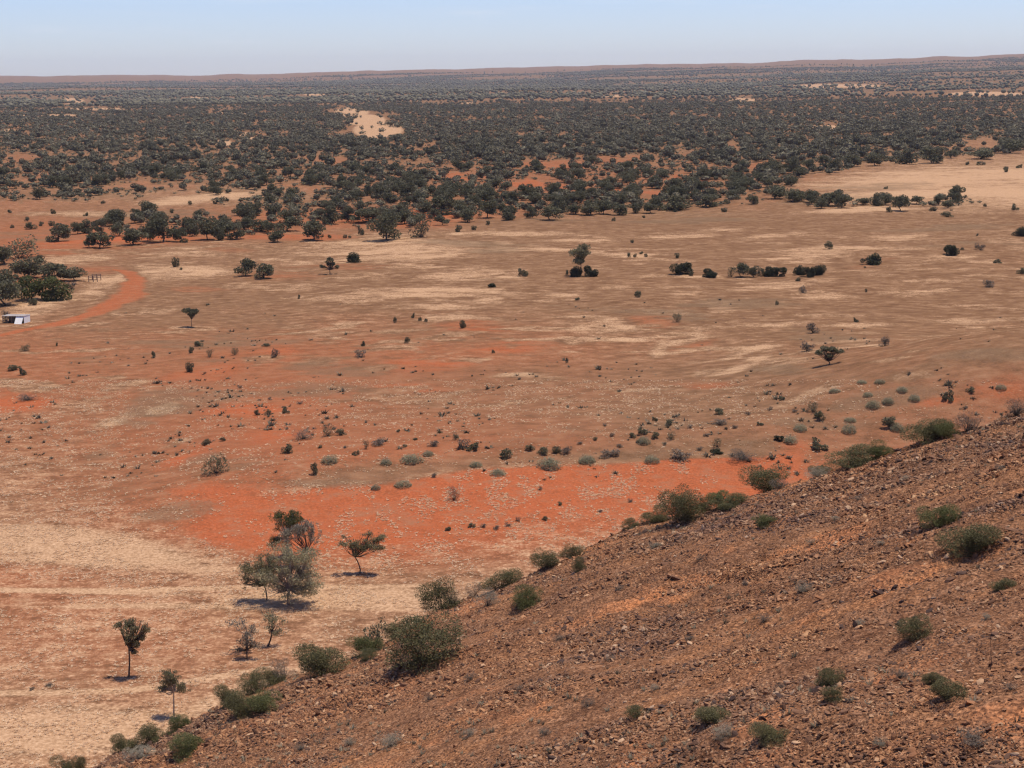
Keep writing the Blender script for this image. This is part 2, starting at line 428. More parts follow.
# ------------------------------------------------------------------ bushes along the hill edge and on the slope
for a in [
 ('bush', 426, 662, 66, 50, 'largest dark green bush on the hill edge, wide and fanning, shadow below left'),
 ('bush', 440, 606, 36, 34, 'upright grey-green bush with dry twigs behind the largest hill-edge bush'),
 ('deadbush', 452, 606, 18, 20, 'bare dry shrub at the right of the upright grey-green bush'),
 ('wispy', 374, 632, 26, 34, 'spindly tall dark shrub left of the largest hill-edge bush'),
 ('olivebush', 366, 648, 30, 22, 'low green bush at the foot of the spindly tall shrub'),
 ('bush', 368, 660, 16, 13, 'small dark bush downslope of the low green bush left of the largest one'),
 ('bush', 393, 632, 20, 18, 'dull green bush squeezed between the spindly shrub and the largest bush'),
 ('bush', 322, 675, 48, 40, 'wide grey-green bush with bare stems at its foot, above a long shadow'),
 ('deadbush', 283, 673, 24, 24, 'pale leafless brush between the wide grey-green bush and dark pair'),
 ('darkbush', 270, 683, 26, 20, 'dark bush touching the pale leafless brush'),
 ('darkbush', 252, 693, 24, 24, 'dark rounded bush uphill of the big tight pair at the lower hill edge'),
 ('olivebush', 263, 710, 34, 20, 'low olive bush stretched along the slope below the dark pair'),
 ('darkbush', 230, 705, 26, 24, 'very round dark bush at the left of the lower hill-edge pair'),
 ('bush', 240, 716, 26, 26, 'dark green bush at the right of the lower hill-edge pair'),
 ('greybush', 258, 688, 18, 14, 'greyish bush filling the gap behind the dark pair'),
 ('olivebush', 186, 753, 34, 24, 'solid olive bush alone on bare soil near bottom left of the hill'),
 ('bush', 143, 746, 28, 24, 'green bush with lit round top, right of two at the hill toe'),
 ('bush', 123, 748, 22, 18, 'darker green bush, left of two at the hill toe'),
 ('greybush', 140, 758, 30, 14, 'flat faded grey-green shrub just below the two at the hill toe'),
 ('bush', 158, 738, 18, 10, 'low bush in the hollow between toe bushes and round bush under sapling'),
 ('olivebush', 179, 724, 22, 18, 'round green bush at the foot of the slender pale-trunked tree'),
 ('bush', 502, 586, 34, 20, 'dome of dark green bush on rocks at the hill brow'),
 ('greybush', 488, 606, 20, 20, 'grey dry bush left below the dark dome on the brow'),
 ('deadbush', 474, 583, 16, 16, 'faint grey twiggy shrub left of the brow dome'),
 ('olivebush', 527, 606, 30, 22, 'compact bright-edged green bush on bare slope right of grey dry bush'),
 ('bush', 545, 563, 26, 20, 'dark green bush at the brow left of a rounder grey-green one'),
 ('bush', 572, 548, 20, 16, 'rounder grey-green bush at the brow near the red bank'),
 ('darkbush', 579, 571, 13, 16, 'narrow dark bush just inside the brow below the round grey-green one'),
 ('darkbush', 630, 522, 16, 11, 'small dark flattened bush at the left end of the brow thicket'),
 ('bush', 654, 520, 24, 17, 'medium dark bush between the small flattened one and the tallest of the thicket'),
 ('bush', 681, 521, 40, 38, 'tallest dense bush of the brow thicket against the red bank'),
 ('greybush', 677, 492, 16, 22, 'pale upright spray of a shrub poking above the tallest thicket bush'),
 ('bush', 702, 509, 22, 16, 'low dark bush touching the right side of the tallest thicket bush'),
 ('olivebush', 726, 494, 34, 16, 'long low green bush, upper of two at the brow'),
 ('bush', 727, 507, 30, 16, 'long low dark bush, lower of two at the brow'),
 ('bush', 766, 491, 44, 30, 'big dense green bush on the brow in front of red soil'),
 ('deadbush', 779, 468, 20, 14, 'brown twiggy shrub rising behind the big dense brow bush'),
 ('olivebush', 764, 525, 22, 12, 'low dark green bush on stones below the big dense brow bush'),
 ('bush', 852, 465, 46, 24, 'long thick green bush in the middle of the upper brow row'),
 ('bush', 824, 468, 26, 17, 'dull green bush at the left end of the upper brow row'),
 ('olivebush', 879, 455, 26, 18, 'green bush at the right end of the upper brow row'),
 ('greybush', 816, 474, 22, 14, 'pale grey shrub at the foot of the upper brow row'),
 ('bush', 926, 440, 42, 26, 'wide deep green bush, left of a joined pair on the upper brow'),
 ('olivebush', 946, 437, 26, 18, 'smaller green bush, right of the joined pair on the upper brow'),
 ('deadbush', 968, 424, 28, 24, 'large brown-grey dry shrub on the brow beside bare red soil'),
 ('deadbush', 1016, 415, 24, 20, 'brown dry shrub on dark rocks at the top right brow'),
 ('olivebush', 938, 525, 36, 23, 'rounded green bush on open stones, upper of two neighbours'),
 ('bush', 970, 550, 54, 33, 'big grey-green bush on open stones, lower of two neighbours'),
 ('bush', 1003, 589, 22, 14, 'green bush near the right edge on the stones above a dead stick'),
 ('greybush', 804, 592, 16, 13, 'small grey shrub alone in the middle of the stony slope'),
 ('deadbush', 764, 622, 14, 10, 'tiny dry grey shrub left below the small lone shrub of mid slope'),
 ('bush', 918, 638, 34, 24, 'grey-green bush with black shade beneath, lower right slope'),
 ('deadbush', 900, 678, 18, 12, 'dry leafless low shrub left of the double dark bush'),
 ('darkbush', 934, 683, 20, 14, 'flat dark bush, left half of the double bush lower right'),
 ('bush', 950, 699, 32, 26, 'plump dark olive bush, right half of the double bush lower right'),
 ('bush', 830, 685, 24, 18, 'grey-green bush, upper of two stacked on the stony slope'),
 ('darkbush', 833, 701, 20, 16, 'darker bush, lower of two stacked on the stony slope'),
 ('bush', 712, 722, 34, 20, 'spreading dull green bush, left one near the bottom edge'),
 ('greybush', 723, 737, 20, 14, 'small grey bush touching the lower right of the spreading dull one'),
 ('bush', 769, 742, 34, 22, 'grey-green bush at the bottom edge beside pale stones'),
 ('bush', 634, 717, 16, 13, 'small dark round bush on reddish stones left of the spreading one'),
 ('deadbush', 588, 706, 14, 10, 'tiny dead shrub on the reddish lower slope'),
 ('greybush', 390, 747, 24, 15, 'drab grey shrub alone low on the red soil slope'),
 ('deadbush', 976, 742, 34, 12, 'flat dead brush at the bottom right among stones'),
]:
    at(*a, on='h', cat='shrub')
at('bush', 62, 775, 20, 17, 'dark green bush at the bottom border, left of a paired two', 'p')
at('bush', 78, 775, 16, 18, 'narrow green bush at the bottom border, right of a paired two', 'p')
for (u, v, wd, hh) in [(812, 545, 10, 7), (655, 548, 12, 7), (700, 560, 9, 6), (620, 590, 10, 6), (745, 585, 9, 6), (858, 500, 10, 6), (880, 545, 9, 6), (835, 520, 9, 5), (560, 640, 12, 7), (470, 680, 12, 8), (520, 690, 10, 7), (430, 700, 12, 7), (610, 660, 10, 6), (690, 640, 10, 6), (860, 625, 10, 7), (985, 620, 10, 8), (780, 690, 11, 8), (655, 690, 11, 7), (880, 745, 14, 9), (1010, 690, 12, 8), (545, 735, 14, 9), (470, 735, 12, 8), (350, 745, 12, 8), (300, 750, 12, 7), (1000, 470, 10, 6), (905, 480, 9, 6)]:
    at('greybush' if (u + v) % 2 else 'deadbush', u, v, wd, hh, 'tiny dry shrub, one of those sprinkled over the stony hillside', 'h', 'tiny dry shrubs on the stony hillside', 'shrub')
at('fanbush', 828, 365, 27, 19, 'fan-shaped brown-green shrub on a bare stem with shadow to its lower left', 'p', cat='shrub', rot=0,
   pair=own(21, [(-.34, 0, .66, .15, .2, .12), (-.12, 0, .78, .2, .25, .14), (.15, 0, .82, .22, .25, .14), (.36, 0, .68, .16, .2, .13), (.05, 0, .55, .16, .2, .12)], 3200, .07, 'wood', 'bark', ((0, 0, 0), (.02, 0, .2)), .03, .2))
at('loneA', 330, 274, 18, 17, 'open-limbed dark tree with side tufts beside the round bush', 'p', cat='tree', rot=0,
   pair=own(31, [(-.36, 0, .42, .14, .2, .10), (.38, 0, .40, .14, .2, .09), (0, 0, .82, .16, .2, .14), (-.1, 0, .6, .16, .2, .1), (.14, 0, .58, .14, .2, .1)], 2600, .08, 'wood', 'bark', ((0, 0, 0), (0, 0, .25)), .035, .2))
at('loneB', 192, 327, 15, 19, 'round-headed lone tree on a thin trunk above its own shadow', 'p', cat='tree', rot=0,
   pair=own(32, [(-.15, 0, .75, .3, .3, .16), (.2, 0, .78, .26, .3, .14), (0, 0, .62, .26, .3, .12)], 3000, .09, 'wood', 'bark', ((0, 0, 0), (0, 0, .4)), .03, .2))
at('loneC', 581, 276, 18, 32, 'tall grey-green tree rising over two round dark bushes mid plain', 'p', cat='tree', rot=0,
   pair=own(33, [(-.1, 0, .55, .34, .35, .12), (.15, 0, .84, .34, .35, .12), (-.2, 0, .74, .3, .3, .14), (.1, 0, .68, .3, .3, .12)], 3600, .08, 'gum', 'bark', ((0, 0, 0), (0, 0, .4)), .035, .2))
# dead stick
def stick():
    r_ = np.random.default_rng(3); P = [limb((0, 0, 0), (0, 0, .45), .012, .008, r_, .01), limb((0, 0, .45), (-.05, 0, 1), .008, .003, r_, .01), limb((0, 0, .45), (.09, .02, .8), .006, .002, r_, .01), limb((0, 0, .3), (-.10, .02, .6), .005, .002, r_, .01)]
    return mesh('dead_sapling', *join(P), M['bark'], smooth=True)
x, y, t_ = hit(990, 670, 'h'); o = obj('dead_sapling', stick(), label='bare dead stick standing in the stones near the right edge', category='sapling')
o.location = (x, y, float(hill_h(np.array([x]), np.array([y]))[0]) - .05); o.scale = (1.1,) * 3

# ------------------------------------------------------------------ shrubs on the plain
for a in [
 ('mulga', 246, 276, 18, 17, 'squat dark tree, left of a touching pair alone on the straw plain', 'tree'),
 ('mulga', 264, 278, 18, 15, 'squat dark tree, right of a touching pair alone on the straw plain', 'tree'),
 ('darkbush', 354, 262, 13, 9, 'tight round dark bush right of the open-limbed tree', 'shrub'),
 ('small', 176, 267, 8, 11, 'little dark tree between the woodland and the track bend', 'tree'),
 ('small', 181, 270, 4, 3, 'dot-like bush at the foot of the little dark tree', 'shrub'),
 ('roundtree', 386, 240, 28, 27, 'big round solitary tree in front of the woodland, trunk and black shadow showing', 'tree'),
 ('wispy', 421, 237, 22, 24, 'tall pale-crowned loose tree right of the big round solitary tree', 'tree'),
 ('darkbush', 576, 276, 13, 9, 'round black-green bush at the left foot of the tall mid-plain tree', 'shrub'),
 ('darkbush', 591, 276, 13, 10, 'round black-green bush at the right foot of the tall mid-plain tree', 'shrub'),
 ('small', 567, 275, 4, 6, 'tiny bush left of the tall mid-plain tree and its bushes', 'shrub'),
 ('small', 523, 276, 11, 9, 'brownish bush standing left of the tall mid-plain tree', 'shrub'),
 ('darkbush', 682, 274, 19, 11, 'large dark dome-shaped bush on flat plain', 'shrub'),
 ('small', 691, 276, 5, 5, 'small bush at the right end of the dark dome', 'shrub'),
 ('darkbush', 710, 277, 14, 8, 'dark oval bush between the dome and the row of bushes', 'shrub'),
 ('wispy', 731, 277, 10, 12, 'thin pale twiggy shrub starting the row of bushes', 'shrub'),
 ('mulga', 742, 277, 14, 14, 'tallest bushy tree of the short row mid plain', 'tree'),
 ('mulga', 753, 277, 10, 11, 'narrow bushy tree right of the row\'s tallest', 'tree'),
 ('small', 761, 276, 8, 9, 'small dark bush in the middle of the row', 'shrub'),
 ('darkbush', 769, 276, 11, 9, 'dark bush right of the row\'s middle', 'shrub'),
 ('darkbush', 779, 276, 14, 9, 'wide dark bush ending the first part of the row', 'shrub'),
 ('darkbush', 798, 275, 11, 9, 'dark bush left of the last three in the row', 'shrub'),
 ('darkbush', 808, 277, 13, 10, 'dark bush centred in the last three of the row', 'shrub'),
 ('darkbush', 818, 275, 13, 10, 'dark bush at the right end of the row', 'shrub'),
 ('small', 798, 281, 6, 4, 'low speck of a bush just under the last three of the row', 'shrub'),
 ('small', 829, 249, 9, 9, 'lone dark bush up the plain above the row', 'shrub'),
 ('darkbush', 871, 264, 19, 10, 'lone dark oval bush on straw right of the row', 'shrub'),
 ('darkbush', 950, 255, 15, 10, 'lone dark bush furthest right but one on the open plain', 'shrub'),
 ('darkbush', 1021, 236, 13, 9, 'dark bush cut by the right border high on the plain', 'shrub'),
 ('smallgrey', 803, 293, 9, 8, 'faded grey shrub below the row of bushes', 'shrub'),
 ('smallgrey', 989, 287, 14, 8, 'dry tangled shrub low on the right plain', 'shrub'),
 ('small', 998, 263, 10, 4, 'flat dark bush right plain above the dry tangled shrub', 'shrub'),
 ('small', 1021, 274, 9, 7, 'ragged bush at the right border of the plain', 'shrub'),
 ('smallgrey', 980, 250, 11, 8, 'hazy grey shrub right of the lone dark bush', 'shrub'),
 ('small', 632, 243, 4, 4, 'speck of a bush above the short line of four', 'shrub'),
 ('small', 629, 257, 5, 5, 'square little bush first in a line of four', 'shrub'),
 ('small', 635, 257, 4, 4, 'little bush second in a line of four', 'shrub'),
 ('small', 641, 254, 5, 3, 'flat little bush third in a line of four', 'shrub'),
 ('small', 646, 257, 4, 4, 'little bush last in a line of four', 'shrub'),
 ('small', 677, 258, 6, 6, 'small dark bush above the large dome', 'shrub'),
 ('small', 638, 297, 9, 7, 'small grey-green bush below the tall mid-plain tree', 'shrub'),
 ('wispy', 677, 322, 10, 11, 'dark scrubby bush beside the bright red bare patch', 'shrub'),
 ('small', 577, 300, 6, 3, 'low dark bush by a thin dark streak mid plain', 'shrub'),
 ('small', 567, 363, 3, 6, 'tiny upright bush in the empty middle plain', 'shrub'),
 ('darkbush', 492, 287, 8, 4, 'flat black bush on pale swirled grass', 'shrub'),
 ('small', 395, 323, 4, 7, 'thin upright bush leftmost of a loose four', 'shrub'),
 ('small', 413, 318, 4, 6, 'thin upright bush second of a loose four', 'shrub'),
 ('small', 420, 321, 4, 5, 'small bush third of a loose four', 'shrub'),
 ('small', 426, 322, 4, 4, 'dot bush at the right of a loose four', 'shrub'),
 ('small', 463, 328, 7, 9, 'dark ragged bush right of the loose four', 'shrub'),
 ('small', 407, 343, 6, 7, 'dark bush leaning right below the loose four', 'shrub'),
 ('small', 363, 346, 5, 6, 'small dark bush over a wispy dry one', 'shrub'),
 ('smallgrey', 360, 357, 14, 8, 'wispy dry shrub under a small dark bush', 'shrub'),
 ('small', 299, 299, 3, 5, 'tiny bush alone under the open-limbed tree', 'shrub'),
 ('smallgrey', 275, 357, 10, 10, 'wispy grey shrub on the reddish left plain', 'shrub'),
 ('small', 266, 346, 10, 3, 'low dark line of bush above the wispy grey shrub', 'shrub'),
 ('small', 493, 353, 4, 4, 'tiny dark bush in the centre of the plain', 'shrub'),
 ('small', 199, 346, 10, 6, 'leafy dark bush, top of a loose trio below the lone tree', 'shrub'),
 ('small', 191, 353, 6, 7, 'dark bush, middle of a loose trio below the lone tree', 'shrub'),
 ('small', 190, 372, 9, 11, 'dark bush, lowest and biggest of the loose trio', 'shrub'),
 ('wispy', 210, 357, 10, 9, 'thin dry shrub right of the loose trio', 'shrub'),
 ('wispy', 235, 355, 9, 9, 'thin bush further right of the loose trio', 'shrub'),
 ('small', 154, 357, 5, 7, 'small upright bush left of the loose trio', 'shrub'),
 ('wispy', 25, 351, 12, 8, 'scraggly bush below the track near the left border', 'shrub'),
 ('small', 57, 346, 3, 4, 'dot-like bush below the track', 'shrub'),
 ('small', 13, 370, 12, 6, 'flat bush at the left border, left of a rounder one', 'shrub'),
 ('small', 23, 375, 8, 10, 'rounder dark bush right of the flat left-border one', 'shrub'),
 ('deadbush', 27, 400, 20, 6, 'flat dry brush on orange soil at the left', 'shrub'),
 ('smallgrey', 884, 346, 12, 12, 'grey spindly shrub right of the fan-shaped shrub', 'shrub'),
 ('smallgrey', 808, 351, 15, 11, 'faint grey shrub left above the fan-shaped shrub', 'shrub'),
 ('smallgrey', 813, 333, 14, 12, 'thin grey-brown shrub in the dark patch of the right plain', 'shrub'),
 ('small', 856, 322, 6, 5, 'small dark bush above the spindly grey shrub', 'shrub'),
 ('small', 777, 305, 4, 5, 'tiny dark bush left of the thin grey-brown shrub', 'shrub'),
 ('wispy', 215, 473, 24, 20, 'brown half-leafless shrub with black shadow on the red left slope', 'shrub'),
 ('small', 206, 445, 10, 9, 'small dark bush above the brown leafless shrub', 'shrub'),
 ('small', 223, 441, 7, 6, 'smaller dark bush right of the one above the leafless shrub', 'shrub'),
 ('small', 286, 413, 9, 9, 'dark bush, rightmost of three in a row on red soil', 'shrub'),
 ('small', 268, 415, 8, 8, 'dark bush, middle of three in a row on red soil', 'shrub'),
 ('small', 257, 415, 7, 8, 'dark bush, left of three in a row on red soil', 'shrub'),
 ('wispy', 328, 436, 14, 19, 'tall dark bush, highest of the scattered shrubs above the red bank', 'shrub'),
 ('small', 341, 435, 12, 9, 'low dark bush at the right foot of the tall dark bush', 'shrub'),
 ('deadbush', 303, 439, 22, 11, 'wide brown scrubby bush left of the tall dark bush', 'shrub'),
 ('small', 287, 453, 13, 13, 'round grey-green bush below the wide brown scrubby bush', 'shrub'),
 ('small', 315, 474, 8, 13, 'tiny tree-like bush on a stem at the upper border of the red bank', 'shrub'),
 ('mound', 330, 462, 18, 9, 'pair-like grey mound bush above the red bank, left', 'shrub'),
 ('wispy', 366, 449, 9, 14, 'narrow dark bush left of the blue-grey mounds', 'shrub'),
 ('small', 356, 455, 9, 6, 'low dark bush at the foot of the narrow dark bush', 'shrub'),
 ('small', 398, 432, 5, 4, 'speck of a bush above the blue-grey mounds', 'shrub'),
 ('mound', 386, 464, 12, 8, 'grey-green mound bush left of the biggest mound', 'shrub'),
 ('mound', 412, 461, 24, 9, 'biggest blue-grey mound bush above the red bank', 'shrub'),
 ('mound', 428, 455, 12, 6, 'pale mound bush right above the biggest mound', 'shrub'),
 ('mound', 403, 486, 18, 7, 'dark-footed mound bush on the very lip of the red bank', 'shrub'),
 ('mound', 376, 489, 10, 6, 'small grey mound bush on the bank lip, left', 'shrub'),
 ('mound', 498, 474, 16, 7, 'flat green-grey bush lying on the lip of the bank, centre', 'shrub'),
 ('mound', 476, 466, 14, 6, 'low mound bush left above the flat one on the bank lip', 'shrub'),
 ('small', 506, 458, 14, 14, 'dark tree-like bush on the flat above the centre of the bank', 'shrub'),
 ('small', 473, 450, 14, 12, 'dark bush amid dry brush left of the tree-like one', 'shrub'),
 ('smallgrey', 464, 448, 14, 13, 'dry brown bush touching the dark one amid dry brush', 'shrub'),
 ('wispy', 456, 440, 8, 12, 'thin dark upright bush at the left of the dry brush', 'shrub'),
 ('smallgrey', 433, 446, 14, 9, 'brown brush above the pale mound bush', 'shrub'),
 ('smallgrey', 378, 445, 16, 9, 'grey brush right of the narrow dark bush', 'shrub'),
 ('deadbush', 454, 500, 12, 15, 'dead upright shrub standing on the red bank face', 'shrub'),
 ('small', 530, 450, 10, 9, 'dark bush left in the dark row above the bank', 'shrub'),
 ('small', 543, 454, 12, 10, 'broad dark bush in the dark row above the bank', 'shrub'),
 ('small', 557, 453, 10, 10, 'dark bush right in the dark row above the bank', 'shrub'),
 ('smallgrey', 566, 453, 14, 10, 'brown bush ending the dark row above the bank', 'shrub'),
 ('mound', 549, 467, 26, 12, 'large grey-green spiky mound on the bank lip, centre right', 'shrub'),
 ('mound', 587, 462, 18, 9, 'pale green mound right of the large spiky mound', 'shrub'),
 ('smallgrey', 610, 456, 18, 9, 'faded brush right of the pale green mound', 'shrub'),
 ('mound', 652, 462, 16, 9, 'yellow-green mound on the bank lip to the right', 'shrub'),
 ('mound', 644, 443, 14, 9, 'blue-grey mound behind the yellow-green one', 'shrub'),
 ('small', 642, 434, 12, 10, 'dark bush behind the blue-grey mound', 'shrub'),
 ('small', 633, 437, 8, 7, 'small dark bush left of the one behind the blue-grey mound', 'shrub'),
 ('small', 655, 438, 9, 9, 'dark bush right of the blue-grey mound', 'shrub'),
 ('wispy', 671, 439, 10, 12, 'upright dark bush further right of the blue-grey mound', 'shrub'),
 ('small', 669, 425, 10, 9, 'dark bush higher up above the blue-grey mound', 'shrub'),
 ('small', 655, 421, 7, 7, 'small dark bush left of the higher one', 'shrub'),
 ('small', 720, 414, 12, 9, 'dark rounded bush above the right part of the bank', 'shrub'),
 ('smallgrey', 719, 424, 16, 7, 'grey brush under the dark rounded bush', 'shrub'),
 ('smallgrey', 682, 459, 20, 13, 'pale grey shrub hanging over the bank lip', 'shrub'),
 ('wispy', 717, 447, 11, 14, 'spindly shrub on the flat right of the pale grey one', 'shrub'),
 ('darkbush', 716, 453, 13, 5, 'low dark bush below the spindly shrub', 'shrub'),
 ('deadbush', 742, 459, 30, 9, 'wide spreading dry shrub at the top of the red bank', 'shrub'),
 ('mound', 790, 442, 16, 9, 'pale round mound bush on red soil near the brow', 'shrub'),
 ('mound', 800, 430, 15, 8, 'grey mound bush just above the pale round one', 'shrub'),
 ('darkbush', 779, 440, 9, 6, 'small dark bush left of the pale round mound', 'shrub'),
 ('small', 819, 449, 16, 14, 'dark bush on red soil right above the pale round mound', 'shrub'),
 ('wispy', 813, 412, 12, 16, 'slim dark bush, left of two near the pale grass tongue', 'shrub'),
 ('small', 819, 419, 12, 12, 'dark bush, right of two near the pale grass tongue', 'shrub'),
 ('mound', 849, 432, 15, 11, 'light grey mound bush in the middle of the red spur', 'shrub'),
 ('mound', 850, 421, 12, 5, 'flat grey mound above the light grey one', 'shrub'),
 ('mound', 873, 407, 15, 9, 'pale mound bush high on the red spur', 'shrub'),
 ('mound', 888, 403, 13, 8, 'grey-green mound right of the pale high mound', 'shrub'),
 ('small', 890, 426, 16, 12, 'dark bush behind the joined pair on the upper brow', 'shrub'),
 ('mound', 897, 430, 14, 9, 'bluish mound in front of the dark bush by the joined pair', 'shrub'),
 ('mound', 914, 400, 12, 8, 'mound bush on orange soil of the spur', 'shrub'),
 ('small', 949, 400, 14, 14, 'upright green-brown bush at the top of the spur', 'shrub'),
 ('small', 970, 392, 10, 8, 'dark bush near bare red soil at the spur top', 'shrub'),
 ('mound', 1001, 389, 11, 7, 'small dark mound close to the right border on the spur', 'shrub'),
 ('mound', 880, 383, 12, 5, 'faint flat mound on the spur crest, left', 'shrub'),
 ('mound', 902, 391, 12, 6, 'faint flat mound on the spur crest, middle', 'shrub'),
 ('mound', 868, 396, 11, 5, 'faint flat mound below the crest of the spur', 'shrub'),
 ('mound', 835, 392, 12, 5, 'low drab mound right of the pale grass tongue', 'shrub'),
 ('mound', 862, 383, 11, 4, 'low drab mound at the edge of the brown plain and spur', 'shrub'),
]:
    at(*a[:6], on='p', cat=a[6], name=('saltbush' if a[0] == 'mound' else None))
for (u, v, wd, hh) in [(560, 505, 6, 4), (540, 490, 5, 4), (630, 502, 6, 4), (448, 530, 7, 4), (472, 527, 8, 4), (483, 527, 7, 4), (496, 529, 8, 4), (508, 526, 7, 4), (518, 521, 6, 4), (545, 520, 6, 4), (600, 512, 6, 3), (434, 477, 7, 5), (415, 440, 6, 4), (440, 433, 6, 4), (595, 440, 6, 4), (612, 436, 7, 5), (580, 444, 7, 4), (605, 426, 6, 4), (690, 428, 7, 5), (706, 436, 7, 4), (735, 428, 7, 5), (748, 415, 7, 5), (760, 425, 8, 5), (770, 410, 7, 5), (782, 400, 7, 5), (795, 412, 7, 5), (620, 447, 8, 5), (700, 450, 8, 5), (405, 447, 6, 4), (345, 448, 6, 4), (320, 448, 6, 4), (270, 400, 6, 4), (300, 404, 7, 4), (240, 388, 6, 4), (32, 690, 6, 4), (50, 686, 10, 3)]:
    at('smallgrey' if (u * 7 + v) % 3 else 'small', u, v, wd, hh, 'tiny low bush, one of the specks around the red bank', 'p', 'specks of low bush around the red bank', 'shrub')
for (u, v, wd, hh) in [(985, 207, 4, 4), (1015, 210, 8, 7), (962, 250, 4, 3), (889, 212, 7, 6), (933, 211, 8, 5), (947, 217, 13, 6), (614, 221, 5, 4), (675, 212, 5, 4), (644, 218, 4, 3), (724, 212, 7, 5), (887, 203, 3, 3), (886, 189, 5, 3), (977, 236, 3, 3), (865, 268, 3, 2), (866, 292, 3, 4), (1006, 170, 7, 4), (1019, 168, 7, 4), (967, 165, 5, 4), (981, 165, 10, 4), (1006, 172, 6, 4), (103, 204, 5, 4), (86, 216, 6, 4), (118, 212, 5, 4), (133, 212, 6, 4), (144, 211, 5, 4), (155, 212, 5, 4), (12, 228, 5, 4), (31, 229, 12, 8), (41, 226, 6, 5), (52, 226, 7, 6), (27, 221, 6, 5), (53, 214, 6, 6), (10, 213, 5, 4), (458, 232, 8, 8), (474, 230, 6, 5), (488, 225, 6, 5), (361, 235, 7, 10), (330, 238, 5, 4), (345, 238, 5, 4), (172, 213, 6, 5), (190, 205, 5, 5), (215, 204, 5, 4), (350, 238, 4, 3)]:
    at('small', u, v, wd, hh, 'small dark bush, one of the specks along the open edge of the woodland', 'p', 'small bushes along the woodland edge', 'shrub')

